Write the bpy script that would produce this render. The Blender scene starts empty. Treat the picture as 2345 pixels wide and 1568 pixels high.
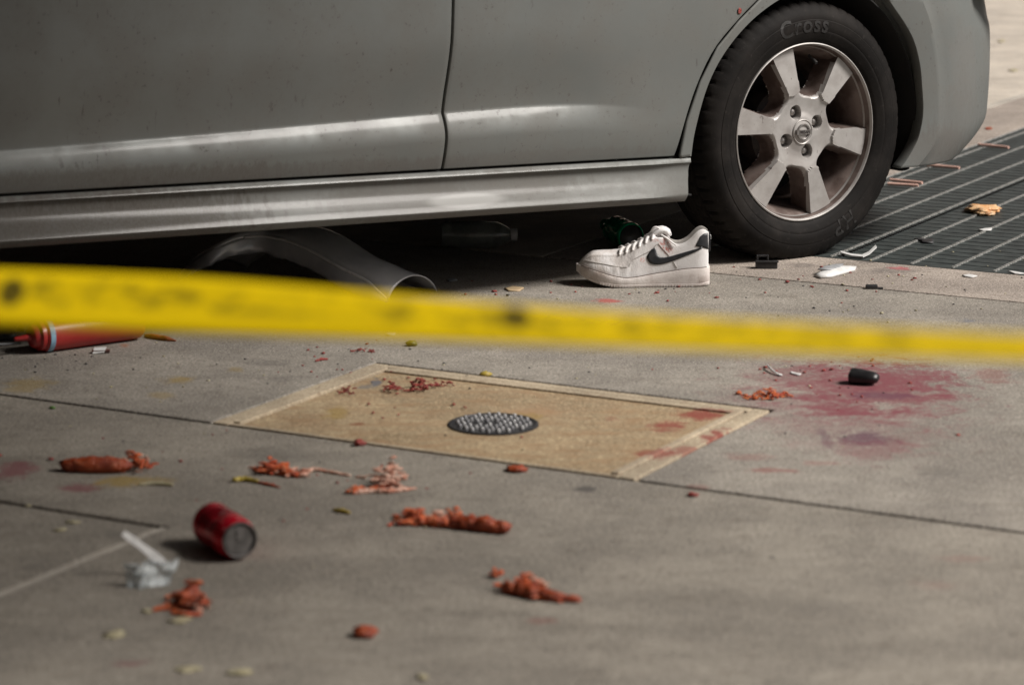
import bpy, bmesh, math, random
from mathutils import Vector, Matrix, noise
S = bpy.context.scene
COL = S.collection
rad = math.radians

# ------------------------------------------------------------------ camera
CAM_H, PITCH, FPX = 1.18, rad(11.93), 6456.0          # focal length in units of a 2345 px wide frame
cam = bpy.data.cameras.new('camera')
camo = bpy.data.objects.new('camera', cam); COL.objects.link(camo)
camo.location = (0, 0, CAM_H); camo.rotation_euler = (math.pi/2 - PITCH, 0, 0)
cam.sensor_width = 36; cam.lens = 36*FPX/2345
cam.clip_start = .05; cam.clip_end = 500
cam.dof.use_dof = True; cam.dof.focus_distance = 6.42; cam.dof.aperture_fstop = 4.2
S.camera = camo

# ------------------------------------------------------------------ light
SUN_AZ, SUN_EL = rad(102), rad(46)                     # azimuth clockwise from +Y
w = bpy.data.worlds.new('World'); S.world = w; w.use_nodes = True
sky = w.node_tree.nodes.new('ShaderNodeTexSky'); sky.sky_type = 'NISHITA'; sky.sun_disc = False
sky.sun_elevation = SUN_EL; sky.sun_rotation = SUN_AZ; sky.air_density = 1.0; sky.dust_density = 4.0; sky.ozone_density = .6
bg = w.node_tree.nodes['Background']; bg.inputs[1].default_value = .042
w.node_tree.links.new(sky.outputs[0], bg.inputs[0])
sl = bpy.data.lights.new('sun', 'SUN'); sl.energy = 4.7; sl.angle = rad(19); sl.color = (1, .95, .90)
so = bpy.data.objects.new('sun', sl); COL.objects.link(so)
sd = Vector((math.sin(SUN_AZ)*math.cos(SUN_EL), math.cos(SUN_AZ)*math.cos(SUN_EL), math.sin(SUN_EL)))
so.rotation_euler = sd.to_track_quat('Z', 'Y').to_euler(); so.location = (6, 0, 8)
S.view_settings.view_transform = 'Standard'; S.view_settings.look = 'None'
S.view_settings.exposure = 0.1; S.view_settings.gamma = 1

# ------------------------------------------------------------------ helpers
_F = Vector((0, math.cos(PITCH), -math.sin(PITCH))); _U = Vector((0, math.sin(PITCH), math.cos(PITCH)))
def g(x, y, z=0.0):                                   # point of the ground (or of the level z) measured in the photo
    d = _F + Vector((1, 0, 0))*((x-1172.5)/FPX) - _U*((y-784)/FPX)
    t = (z-CAM_H)/d.z
    return Vector((0, 0, CAM_H)) + d*t
def link(name, me, mat=None, parent=None):
    o = bpy.data.objects.new(name, me); COL.objects.link(o)
    if mat is not None:
        for m in (mat if isinstance(mat, (list, tuple)) else [mat]): me.materials.append(m)
    if parent is not None: o.parent = parent
    return o
def mesh(name, vs, fs, mat=None, parent=None, smooth=True, ang=40, recalc=True):
    me = bpy.data.meshes.new(name); me.from_pydata([tuple(v) for v in vs], [], [tuple(f) for f in fs])
    if recalc:
        bm = bmesh.new(); bm.from_mesh(me)
        bmesh.ops.remove_doubles(bm, verts=bm.verts, dist=1e-6)
        bmesh.ops.recalc_face_normals(bm, faces=bm.faces); bm.to_mesh(me); bm.free()
    if smooth:
        me.polygons.foreach_set('use_smooth', [True]*len(me.polygons)); me.set_sharp_from_angle(angle=rad(ang))
    me.update()
    return link(name, me, mat, parent)
def empty(name, loc=(0, 0, 0), rz=0, ry=0):
    o = bpy.data.objects.new(name, None); COL.objects.link(o); o.empty_display_size = .1
    o.rotation_mode = 'XYZ'; o.location = loc; o.rotation_euler = (0, ry, rz); return o
def tag(o, label, cat, group=None):
    o['label'] = label; o['category'] = cat
    if group: o['group'] = group
    return o
def struct(o): o['kind'] = 'structure'; return o
def stuff(o): o['kind'] = 'stuff'; return o
def gridf(nu, nv, cu=False, cv=False, off=0):
    f = []
    for i in range(nu if cu else nu-1):
        for j in range(nv if cv else nv-1):
            a, b = i*nv+j, i*nv+(j+1) % nv
            c, d = ((i+1) % nu)*nv+(j+1) % nv, ((i+1) % nu)*nv+j
            f.append((a+off, b+off, c+off, d+off))
    return f
def lerp_tab(tab, x):
    if x <= tab[0][0]: return tab[0][1]
    for (x0, y0), (x1, y1) in zip(tab, tab[1:]):
        if x <= x1: return y0+(y1-y0)*(x-x0)/(x1-x0)
    return tab[-1][1]
def smo(tab, x):                                      # smooth (Catmull-Rom) table look-up
    n = len(tab)
    if x <= tab[0][0]: return tab[0][1]
    if x >= tab[-1][0]: return tab[-1][1]
    for i in range(n-1):
        if x <= tab[i+1][0]:
            x0, y0 = tab[i]; x1, y1 = tab[i+1]
            m0 = (y1-tab[i-1][1])/(x1-tab[i-1][0]) if i > 0 else (y1-y0)/(x1-x0)
            m1 = (tab[i+2][1]-y0)/(tab[i+2][0]-x0) if i < n-2 else (y1-y0)/(x1-x0)
            hh = x1-x0; t = (x-x0)/hh
            return (2*t**3-3*t*t+1)*y0+(t**3-2*t*t+t)*hh*m0+(-2*t**3+3*t*t)*y1+(t**3-t*t)*hh*m1
def sstep(a, b, x):
    t = min(1, max(0, (x-a)/(b-a))); return t*t*(3-2*t)
def box(vs, fs, x0, x1, y0, y1, z0, z1):
    o = len(vs)
    vs += [(x0, y0, z0), (x1, y0, z0), (x1, y1, z0), (x0, y1, z0), (x0, y0, z1), (x1, y0, z1), (x1, y1, z1), (x0, y1, z1)]
    fs += [(o, o+3, o+2, o+1), (o+4, o+5, o+6, o+7), (o, o+1, o+5, o+4), (o+1, o+2, o+6, o+5), (o+2, o+3, o+7, o+6), (o+3, o, o+4, o+7)]
def bevel(o, w_=.002, seg=2, ang=35):
    m = o.modifiers.new('bevel', 'BEVEL'); m.width = w_; m.segments = seg; m.limit_method = 'ANGLE'; m.angle_limit = rad(ang); return o
def solid(o, t, off=-1):
    m = o.modifiers.new('solid', 'SOLIDIFY'); m.thickness = t; m.offset = off; return o
def lathe(prof, n, fn=None):                          # profile of (r, d): ring points (cos, d, sin)
    vs = []
    for i in range(n):
        a = 2*math.pi*i/n
        for j, (r, d) in enumerate(prof):
            if fn: r, d = fn(i, j, r, d)
            vs.append((r*math.cos(a), d, r*math.sin(a)))
    return vs, gridf(n, len(prof), cu=True)
def tube(pts, rr, n=10, sq=1.0):                      # closed tube along points, radius list
    vs = []; m = len(pts); pts = [Vector(p) for p in pts]
    up = Vector((0, 0, 1)); 
    for i, p in enumerate(pts):
        t = (pts[min(i+1, m-1)]-pts[max(i-1, 0)]).normalized()
        s = t.cross(up); s = s.normalized() if s.length > 1e-4 else Vector((1, 0, 0)); u = s.cross(t)
        for k in range(n):
            a = 2*math.pi*k/n; vs.append(p+s*math.cos(a)*rr[i]+u*math.sin(a)*rr[i]*sq)
    fs = gridf(m, n, cv=True)
    fs += [tuple(range(n-1, -1, -1)), tuple(range((m-1)*n, m*n))]
    return vs, fs

# ------------------------------------------------------------------ materials
class NT:
    def __init__(s, name):
        s.m = bpy.data.materials.new(name); s.m.use_nodes = True; s.t = s.m.node_tree
        s.b = s.t.nodes['Principled BSDF']; s.tc = None
    def n(s, typ, **k):
        nd = s.t.nodes.new('ShaderNode'+typ)
        for a, v in k.items(): setattr(nd, a, v)
        return nd
    def l(s, a, b): s.t.links.new(a, b)
    def co(s, kind='Object'):
        if s.tc is None: s.tc = s.n('TexCoord')
        return s.tc.outputs[kind]
    def noise(s, scale, detail=4, rough=.55, vec=None, stretch=None):
        nd = s.n('TexNoise'); nd.inputs['Scale'].default_value = scale; nd.inputs['Detail'].default_value = detail; nd.inputs['Roughness'].default_value = rough
        v = vec or s.co()
        if stretch:
            mp = s.n('Mapping'); mp.inputs['Scale'].default_value = stretch; s.l(v, mp.inputs[0]); v = mp.outputs[0]
        s.l(v, nd.inputs['Vector']); return nd.outputs['Fac']
    def ramp(s, fac, a, b, lo=0., hi=1.):
        r = s.n('MapRange'); r.interpolation_type = 'SMOOTHSTEP'
        r.inputs[1].default_value = a; r.inputs[2].default_value = b; r.inputs[3].default_value = lo; r.inputs[4].default_value = hi
        s.l(fac, r.inputs[0]); return r.outputs[0]
    def math(s, op, a, b=None):
        nd = s.n('Math', operation=op)
        for i, v in enumerate((a, b)):
            if v is None: continue
            if isinstance(v, (int, float)): nd.inputs[i].default_value = v
            else: s.l(v, nd.inputs[i])
        return nd.outputs[0]
    def mix(s, fac, a, b, mode='MIX'):
        nd = s.n('Mix', data_type='RGBA', blend_type=mode)
        if isinstance(fac, (int, float)): nd.inputs[0].default_value = fac
        else: s.l(fac, nd.inputs[0])
        for i, v in ((6, a), (7, b)):
            if isinstance(v, (tuple, list)): nd.inputs[i].default_value = (*v[:3], 1)
            else: s.l(v, nd.inputs[i])
        return nd.outputs[2]
    def bump(s, hgt, strength, dist=.002):
        b = s.n('Bump'); b.inputs['Strength'].default_value = strength; b.inputs['Distance'].default_value = dist
        s.l(hgt, b.inputs['Height']); s.l(b.outputs[0], s.b.inputs['Normal'])
    def set(s, **k):
        for a, v in k.items():
            i = s.b.inputs[a.replace('_', ' ')]
            if hasattr(v, 'links') or hasattr(v, 'is_linked'): s.l(v, i)
            elif isinstance(v, (tuple, list)): i.default_value = (*v[:3], 1)
            else: i.default_value = v
        return s
def plain(name, c1, c2=None, scale=30, rough=.5, metal=0., bump=0., bscale=None, lo=.4, hi=.62, **k):
    t = NT(name)
    if c2 is None: c2 = tuple(v*.7 for v in c1)
    f = t.ramp(t.noise(scale, 5), lo, hi)
    t.set(Base_Color=t.mix(f, c1, c2), Roughness=rough, Metallic=metal, **k)
    if bump: t.bump(t.noise(bscale or scale*2, 4), bump)
    return t.m

def add_stains(t, col, stains):
    """spills with a shape of their own, laid out in metres on the ground"""
    pos = t.n('NewGeometry').outputs['Position']
    n1 = t.noise(17, 5, .7, vec=pos, stretch=(.75, 1, 1)); n2 = t.noise(75, 5, .7, vec=pos, stretch=(.7, 1, 1))
    dist = t.math('ADD', t.math('MULTIPLY', t.math('SUBTRACT', n1, .5), 3.0), t.math('MULTIPLY', t.math('SUBTRACT', n2, .5), 2.6))
    for (px, py, rx, ry, c, amt, soft) in stains:
        p = g(px, py); ex = abs((g(px+rx, py)-g(px-rx, py)).x)/2; ey = abs((g(px, py-ry)-g(px, py+ry)).y)/2
        v = t.n('VectorMath', operation='SUBTRACT'); t.l(pos, v.inputs[0]); v.inputs[1].default_value = (p.x, p.y, 0)
        s = t.n('VectorMath', operation='MULTIPLY'); t.l(v.outputs[0], s.inputs[0]); s.inputs[1].default_value = (1/ex, 1/ey, 0)
        ln = t.n('VectorMath', operation='LENGTH'); t.l(s.outputs[0], ln.inputs[0])
        d = t.math('ADD', ln.outputs['Value'], dist)
        m = t.ramp(d, 1+soft*.4, 1-soft, 0, amt)
        col = t.mix(m, col, c)
    return col
WINE = (.19, .045, .06); RED = (.22, .035, .03); MUST = (.30, .20, .03); DARK = (.06, .055, .055); PURP = (.10, .045, .07)
GROUND_STAINS = [
    (1990, 890, 205, 72, WINE, .70, .7), (2060, 868, 120, 42, WINE, .6, .6), (1930, 935, 120, 20, WINE, .45, .5), (1840, 868, 150, 46, WINE, .34, .7),
    (1800, 925, 170, 55, WINE, .22, .9), (1960, 975, 210, 70, WINE, .26, .9), (1975, 1003, 58, 19, PURP, .7, .5), (2020, 905, 70, 9, PURP, .55, .5), (1890, 1003, 14, 26, PURP, .45, .5), (2000, 1030, 90, 26, WINE, .3, .6), (2270, 860, 60, 16, RED, .33, .5),
    (1780, 1076, 70, 6, RED, .45, .5), (1700, 1045, 60, 8, RED, .25, .6), (1880, 1060, 40, 7, RED, .25, .6),
    (35, 1075, 48, 20, WINE, .65, .5), (185, 1117, 52, 11, WINE, .6, .5), (160, 1075, 30, 8, WINE, .3, .5),
    (275, 1105, 60, 15, MUST, .6, .6), (345, 1100, 60, 8, MUST, .35, .6), (60, 880, 60, 18, MUST, .42, .7), (410, 868, 40, 9, MUST, .5, .6), (370, 905, 30, 9, MUST, .32, .6), (540, 845, 18, 6, MUST, .3, .5), (285, 791, 12, 4, (.30, .10, .03), .5, .4),
    (1395, 688, 30, 5, (.4, .06, .05), .7, .5), (2060, 615, 22, 4, (.4, .06, .08), .6, .4), (2030, 620, 60, 6, DARK, .35, .5), (2215, 735, 24, 6, (.12, .13, .16), .6, .5), (1835, 608, 28, 6, DARK, .4, .5), (1990, 598, 28, 5, DARK, .6, .4),
    (1340, 1118, 24, 7, DARK, .7, .4), (300, 1518, 40, 8, WINE, .4, .5), (640, 868, 40, 8, DARK, .3, .6), (600, 830, 60, 10, DARK, .3, .6),
    (2200, 1280, 60, 8, RED, .16, .6), (2150, 1340, 55, 10, RED, .14, .7), (1600, 1115, 30, 5, RED, .3, .5), (2140, 1082, 60, 14, DARK, .22, .7), (1240, 1420, 40, 6, RED, .3, .5), (1768, 1276, 6, 6, DARK, .8, .5),
    (2290, 1370, 60, 18, DARK, .15, .8), (1880, 1390, 90, 22, DARK, .15, .8), (90, 1290, 60, 22, DARK, .25, .8), (620, 1040, 90, 20, DARK, .22, .8), (270, 1225, 40, 12, DARK, .3, .8)]
HATCH_STAINS = [
    (1610, 947, 52, 13, RED, .8, .5), (1530, 973, 44, 11, RED, .75, .5), (1650, 1005, 40, 18, RED, .85, .5), (1500, 1040, 40, 14, RED, .65, .6), (1580, 1032, 50, 12, RED, .6, .5), (1400, 958, 22, 6, RED, .3, .5),
    (770, 943, 30, 15, MUST, .5, .7), (860, 873, 13, 9, (.11, .12, .14), .85, .3), (838, 885, 22, 6, (.16, .15, .14), .7, .4), (820, 968, 18, 4, (.2, .06, .03), .7, .3), (1220, 940, 90, 12, (.42, .26, .15), .35, .8), (1210, 950, 40, 10, MUST, .35, .5)]

def fits(px, py, lo, hi):                             # does a spill lie on the slabs between these two joints
    p = g(px, py); b_ = p.x*math.sin(rad(28.5))+p.y*math.cos(rad(28.5)); return lo < b_ < hi
def concrete(name, base, dark, stains, grain=.5):
    t = NT(name); pos = t.n('NewGeometry').outputs['Position']
    c = t.mix(t.ramp(t.noise(3.1, 8, .72, vec=pos), .38, .62), base, (base[0]*.64, base[1]*.64, base[2]*.65))
    c = t.mix(t.ramp(t.noise(11, 6, .68, vec=pos, stretch=(.6, 1.2, 1)), .40, .70, 0, .6), c, tuple(v*.62 for v in base))
    c = t.mix(t.ramp(t.noise(38, 4, .65, vec=pos, stretch=(.7, 1.1, 1)), .50, .74, 0, .55), c, (dark[0]*1.25, dark[1]*1.15, dark[2]*1.1))
    vo = t.n('TexVoronoi'); vo.inputs['Scale'].default_value = 7.5; t.l(pos, vo.inputs['Vector']); gum = t.math('ADD', vo.outputs['Distance'], t.math('MULTIPLY', t.math('SUBTRACT', t.noise(45, 2, .5, vec=pos), .5), .10)); c = t.mix(t.ramp(gum, .085, .055, 0, .45), c, dark)
    c = t.mix(t.ramp(t.noise(5.5, 5, .7, vec=pos, stretch=(.5, 1.2, 1)), .56, .68, 0, .45), c, (dark[0]*1.5, dark[1]*1.5, dark[2]*1.5))
    c = t.mix(t.ramp(t.noise(150, 3, .75, vec=pos), .44, .66, 0, grain), c, dark)
    c = t.mix(t.ramp(t.noise(260, 2, .6, vec=pos), .55, .68, 0, grain), c, tuple(min(.8, v*1.7) for v in base))
    if name == 'hatch_infill':
        c = t.mix(t.ramp(t.noise(24, 6, .7, vec=pos, stretch=(.5, 1.3, 1)), .42, .66, 0, .75), c, (.30, .19, .105))
    c = add_stains(t, c, stains)
    t.set(Base_Color=c, Roughness=.86); t.b.inputs['Specular IOR Level'].default_value = .3
    t.bump(t.noise(300, 4, .7, vec=pos), .5, .0015)
    return t.m
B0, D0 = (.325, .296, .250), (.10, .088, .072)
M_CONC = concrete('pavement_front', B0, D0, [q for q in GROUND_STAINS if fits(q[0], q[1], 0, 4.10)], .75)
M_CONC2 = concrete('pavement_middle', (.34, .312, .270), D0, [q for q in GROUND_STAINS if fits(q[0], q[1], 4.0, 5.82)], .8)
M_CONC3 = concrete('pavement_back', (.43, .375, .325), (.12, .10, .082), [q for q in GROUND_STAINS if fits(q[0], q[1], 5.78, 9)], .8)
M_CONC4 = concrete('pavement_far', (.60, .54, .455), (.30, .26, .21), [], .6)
M_HATCH = concrete('hatch_infill', (.46, .36, .225), (.16, .11, .06), HATCH_STAINS, .75)
M_HFRAME = concrete('hatch_frame_metal', (.52, .43, .31), (.20, .15, .10), HATCH_STAINS[:6], .5)
M_PALE = concrete('pale_filler', (.50, .46, .40), (.3, .27, .23), [], .5)
M_DIRT = concrete('joint_dirt', (.05, .045, .04), (.02, .018, .016), [], .5)

def paint(name, dirt=1.0, zband=None, tone=1.0):
    t = NT(name); ob = t.co()
    sil = t.mix(t.ramp(t.noise(2.5, 3, .5), .3, .7), (.180*tone, .193*tone, .187*tone), (.154*tone, .163*tone, .157*tone))
    n1 = t.noise(7, 6, .65); n2 = t.noise(85, 4, .7); n3 = t.noise(240, 2, .6, stretch=(1, 1, .35)); n4 = t.noise(40, 4, .65, stretch=(1.6, 1, .7))
    film = t.ramp(n1, .32, .70, .05, .65*dirt)
    col = t.mix(film, sil, (.125, .122, .110))
    sp = t.math('MULTIPLY', t.ramp(n2, .58, .72), t.ramp(n1, .42, .60)); col = t.mix(t.math('MULTIPLY', sp, .7*dirt), col, (.06, .05, .043))
    sk = t.math('MULTIPLY', t.ramp(t.noise(22, 3, .6, stretch=(5, 1, 1)), .66, .72), t.ramp(t.noise(3, 3), .5, .6)); col = t.mix(t.math('MULTIPLY', sk, .6*dirt), col, (.07, .06, .055))
    sp2 = t.math('MULTIPLY', t.ramp(n4, .60, .70), t.ramp(t.noise(4, 4, .6), .52, .66)); col = t.mix(t.math('MULTIPLY', sp2, .55*dirt), col, (.08, .07, .065))
    rough = t.math('ADD', t.ramp(n1, .3, .8, .50, .66), t.math('MULTIPLY', sp, .3))
    metal = t.math('SUBTRACT', .34, t.math('MULTIPLY', film, .5))
    if zband:                                        # road grime thrown up along the lower edge, with scuffs and a wiped patch
        sx = t.n('SeparateXYZ'); t.l(ob, sx.inputs[0])
        for (x0, z0, rx, rz, c, amt, k) in zband:
            v = t.n('VectorMath', operation='SUBTRACT'); t.l(ob, v.inputs[0]); v.inputs[1].default_value = (x0, 0, z0)
            s = t.n('VectorMath', operation='MULTIPLY'); t.l(v.outputs[0], s.inputs[0]); s.inputs[1].default_value = (1/rx, 0, 1/rz)
            ln = t.n('VectorMath', operation='LENGTH'); t.l(s.outputs[0], ln.inputs[0])
            d = t.math('ADD', ln.outputs['Value'], t.math('MULTIPLY', t.math('SUBTRACT', n4, .5), k))
            m = t.ramp(d, 1.25, .75, 0, amt)
            if k > .5: m = t.math('MULTIPLY', m, t.ramp(n3, .30, .70, .65, 1))
            col = t.mix(m, col, c); 
            if c[0] < .3: metal = t.math('MULTIPLY', metal, t.math('SUBTRACT', 1, t.math('MULTIPLY', m, .8))); rough = t.math('ADD', rough, t.math('MULTIPLY', m, .3))
    t.set(Base_Color=col, Roughness=rough, Metallic=metal)
    t.b.inputs['Coat Weight'].default_value = .14; t.b.inputs['Coat Roughness'].default_value = .16; t.b.inputs['Specular IOR Level'].default_value = .35
    t.bump(n3, .05, .0006)
    return t.m
M_PAINT = paint('silver_paint', 1.0)
M_DOORP = paint('silver_paint_doors', 1.0, [(-1.9, .275, .55, .03, (.10, .09, .08), .6, 1.4), (-1.35, .275, .4, .02, (.10, .09, .08), .5, 1.6), (-.8, .275, .4, .018, (.12, .11, .10), .4, 1.6)])
M_SILLP = paint('silver_paint_sill', 1.2, [(-1.0, .20, 1.3, .06, (.135, .13, .12), .55, .8), (-1.85, .20, .36, .07, (.085, .075, .065), .85, 1.5), (-1.14, .205, .17, .04, (.13, .125, .115), .75, 1.6), (-.86, .225, .22, .025, (.13, .125, .115), .65, 1.8), (-.96, .197, .095, .013, (.29, .29, .28), .95, .12), (-.7, .165, .5, .012, (.12, .11, .1), .6, 1.2)])
M_BUMPP = paint('silver_paint_bumper', 1.0, [(.5, .30, .10, .09, (.13, .125, .115), .55, 2.2), (.44, .24, .12, .06, (.12, .11, .10), .5, 1.8), (.52, .42, .06, .10, (.15, .145, .135), .5, 2.6)])
M_BLACK = plain('black_plastic', (.012, .012, .013), (.02, .019, .018), 40, .55)
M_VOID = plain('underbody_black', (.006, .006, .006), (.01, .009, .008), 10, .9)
def rubber():
    t = NT('tyre_rubber'); n1 = t.noise(9, 5, .6); n2 = t.noise(120, 3, .6)
    c = t.mix(t.ramp(n1, .4, .7), (.0105, .0095, .009), (.021, .0185, .017)); c = t.mix(t.ramp(n2, .6, .75, 0, .4), c, (.05, .043, .04))
    t.set(Base_Color=c, Roughness=.66); t.b.inputs['Specular IOR Level'].default_value = .1; t.bump(t.noise(220, 3), .25, .001); return t.m
M_RUB = rubber()
M_RUBL = plain('tyre_letters', (.019, .0175, .017), (.013, .012, .0115), 60, .55)
def alloy():
    t = NT('alloy_dirty'); n1 = t.noise(22, 5, .62); n2 = t.noise(160, 4, .7); n3 = t.noise(60, 3, .6, stretch=(1, 1, .5))
    c = t.mix(t.ramp(n1, .35, .7), (.46, .445, .43), (.37, .35, .335)); c = t.mix(t.ramp(n2, .62, .74, 0, .5), c, (.18, .15, .13)); c = t.mix(t.ramp(n3, .68, .74, 0, .6), c, (.12, .10, .09))
    t.set(Base_Color=c, Roughness=.48, Metallic=.42); t.bump(n2, .08, .0006); return t.m
M_ALLOY = alloy()
M_BARREL = plain('brake_dust_barrel', (.10, .072, .062), (.19, .15, .135), 18, .55, .35)
M_NUT = plain('steel_nut', (.30, .29, .28), (.2, .18, .17), 200, .4, .7)
M_DRUM = plain('brake_drum', (.03, .026, .025), (.05, .04, .036), 30, .7, .2)
M_GLASSD = plain('dark_window', (.01, .011, .012), (.012, .012, .013), 5, .05)

# ------------------------------------------------------------------ ground: slabs lie in a frame turned 28.5 deg
pave = struct(empty('pavement', rz=rad(-28.5)))
vs, fs = [], []; box(vs, fs, -60, 60, -60, 60, -.30, -.022)
base = struct(mesh('ground', vs, fs, M_DIRT, smooth=False))
def slab(poly, mat=M_CONC, z1=0., z0=-.021, name='paving_slab', parent=pave, bv=.004):
    n = len(poly); vs = [(x, y, z0) for x, y in poly]+[(x, y, z1) for x, y in poly]
    fs = [tuple(range(n-1, -1, -1)), tuple(range(n, 2*n))]+[(i, (i+1) % n, n+(i+1) % n, n+i) for i in range(n)]
    o = mesh(name, vs, fs, mat, parent, smooth=False)
    if bv: bevel(o, bv, 2, 50)
    return o
J = .006; A0, A1 = -9.5, 6.0; J1, J2, GB, GA = 4.045, 5.806, 6.12, -2.81
HX0, HX1, HY1 = -2.807, -1.967, 4.612
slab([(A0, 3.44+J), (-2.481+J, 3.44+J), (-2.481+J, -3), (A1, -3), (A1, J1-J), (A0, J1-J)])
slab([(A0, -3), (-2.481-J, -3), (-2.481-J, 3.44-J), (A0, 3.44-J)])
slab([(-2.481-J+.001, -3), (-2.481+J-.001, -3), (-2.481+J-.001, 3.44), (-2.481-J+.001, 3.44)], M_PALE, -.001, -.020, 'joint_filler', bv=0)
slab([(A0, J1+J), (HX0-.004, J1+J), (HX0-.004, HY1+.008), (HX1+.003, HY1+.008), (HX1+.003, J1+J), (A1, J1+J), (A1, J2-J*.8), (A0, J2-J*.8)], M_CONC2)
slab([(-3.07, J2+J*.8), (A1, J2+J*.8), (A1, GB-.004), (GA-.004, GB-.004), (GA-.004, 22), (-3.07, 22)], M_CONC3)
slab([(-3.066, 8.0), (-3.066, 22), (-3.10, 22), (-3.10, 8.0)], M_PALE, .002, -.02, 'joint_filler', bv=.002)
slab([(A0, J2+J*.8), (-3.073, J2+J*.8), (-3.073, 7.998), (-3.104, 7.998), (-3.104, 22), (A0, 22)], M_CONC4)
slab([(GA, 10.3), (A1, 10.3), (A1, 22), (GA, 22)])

# ------------------------------------------------------------------ vent grate beside the car
grate = tag(empty('vent_grate', rz=rad(-28.5)), 'dark ribbed metal vent grate set in the pavement behind the car', 'grate')
M_RIB = plain('grate_rib_metal', (.058, .070, .068), (.038, .046, .045), 25, .5, .2)
M_BAR = plain('grate_bar_steel', (.46, .46, .44), (.30, .30, .28), 60, .45, .4)
M_PIT = plain('grate_pit', (.012, .013, .013), (.02, .02, .02), 10, .9)
vs, fs = [], []; box(vs, fs, GA, A1, GB, 10.296, -.0215, -.018); mesh('pit', vs, fs, M_PIT, grate, smooth=False)
vs, fs = [], []; b = GB+.012; k = 0
while b < 10.28:
    box(vs, fs, GA+.004, 1.5, b, b+.0156, -.016, -.001-.0004*(k % 3)); b += .0172; k += 1
stuff(mesh('rib', vs, fs, M_RIB, grate, smooth=False))
vs, fs = [], []; box(vs, fs, GA, 1.5, GB-.002, GB+.008, -.017, .0); mesh('edge_frame', vs, fs, M_RIB, grate, smooth=False)
vs, fs = [], []; box(vs, fs, GA-.002, GA+.003, GB+.009, 10.29, -.017, .001); mesh('edge_frame', vs, fs, M_BAR, grate, smooth=False)
a = -2.773; k = 0
while a < -.2:
    vs, fs = [], []; b = GB+.0125; i = 0
    while b < 10.28:                                   # twisted bar: shows as a row of short teeth
        box(vs, fs, a-.0030, a+.0030, b, b+.0105, -.012, .0022); b += .0172; i += 1
    box(vs, fs, a-.0022, a+.0022, GB+.009, 10.28, -.0125, .0012)
    mesh('cross_bar', vs, fs, M_BAR, grate, smooth=False); a += .1008; k += 1
vs, fs = [], []; b = GB+.0125
while b < 7.6:
    box(vs, fs, -2.4565, -2.4485, b+.011, b+.0165, -.012, .0016); b += .0172
mesh('panel_joint', vs, fs, M_VOID, grate, smooth=False)
vs, fs = [], []; box(vs, fs, -2.45, 1.5, 7.606, 7.618, -.012, .002); mesh('panel_joint', vs, fs, M_RIB, grate, smooth=False)

# ------------------------------------------------------------------ hatch cover in the slab
hatch = tag(empty('hatch_cover', rz=rad(-28.5)), 'tan rectangular utility hatch with raised frame and round black grip plate', 'hatch')
hx0, hx1, hy0, hy1 = HX0+.001, HX1-.001, J1-J+.008, HY1-.006
fw = .052
slab([(hx0+fw, hy0+.012), (hx1-fw, hy0+.012), (hx1-fw, hy1-fw), (hx0+fw, hy1-fw)], M_HATCH, -.002, -.0205, 'cover_infill', hatch, 0)
def fr(x0, x1, y0, y1, z1=.001, nm='frame_rail'): slab([(x0, y0), (x1, y0), (x1, y1), (x0, y1)], M_HFRAME, z1, -.0203, nm, hatch, .0025)
fr(hx0, hx0+fw*.62, hy0, hy1); fr(hx0+fw*.7, hx0+fw-.001, hy0+.013, hy1-fw*.62, .004)
fr(hx1-fw*.6, hx1, hy0, hy1); fr(hx1-fw+.001, hx1-fw*.68, hy0+.013, hy1-fw*.62, .004)
fr(hx0+fw*.62+.001, hx1-fw*.6-.001, hy1-fw*.5, hy1); fr(hx0+fw, hx1-fw, hy1-fw+.001, hy1-fw*.58, .002)
fr(hx0+fw*.62+.001, hx1-fw*.6-.001, hy0, hy0+.011)
DC = (-2.36, 4.277); DR = .081
M_DISC = plain('grip_plate_black', (.018, .018, .022), (.035, .034, .036), 40, .5, .2)
M_STUD = plain('stud_worn_metal', (.48, .48, .48), (.25, .25, .26), 60, .35, .5)
vs, fs = lathe([(DR, -.018), (DR, .0005), (DR-.002, .0015), (DR-.006, .0015), (DR-.007, .0), (.0001, .0)], 64)
vs = [(DC[0]+x, DC[1]+z, y) for x, y, z in vs]; mesh('grip_plate', vs, fs, M_DISC, hatch)
vs, fs = [], []; random.seed(3)
for i in range(-8, 9):
    for j in range(-8, 9):
        xx = (i+.5*(j % 2))*.0178; yy = j*.0154; ca, sa = math.cos(rad(37)), math.sin(rad(37)); x = xx*ca-yy*sa; y = xx*sa+yy*ca
        if x*x+y*y > (DR-.011)**2: continue
        sx, sy = (.0046, .0046)
        if abs(y-.55*x) < .010 and abs(x) < .035:
            if random.random() < .55: continue
            sx = .006
        o = len(vs); n = 10
        for ring, (rr, zz) in enumerate([(1, 0), (.95, .0035), (.65, .0060), (.05, .0068)]):
            for q in range(n):
                t_ = 2*math.pi*q/n; vs.append((DC[0]+x+sx*rr*math.cos(t_), DC[1]+y+sy*rr*math.sin(t_), zz))
        fs += gridf(4, n, cv=True, off=o)
stuff(mesh('stud', vs, fs, M_STUD, hatch))

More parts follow.
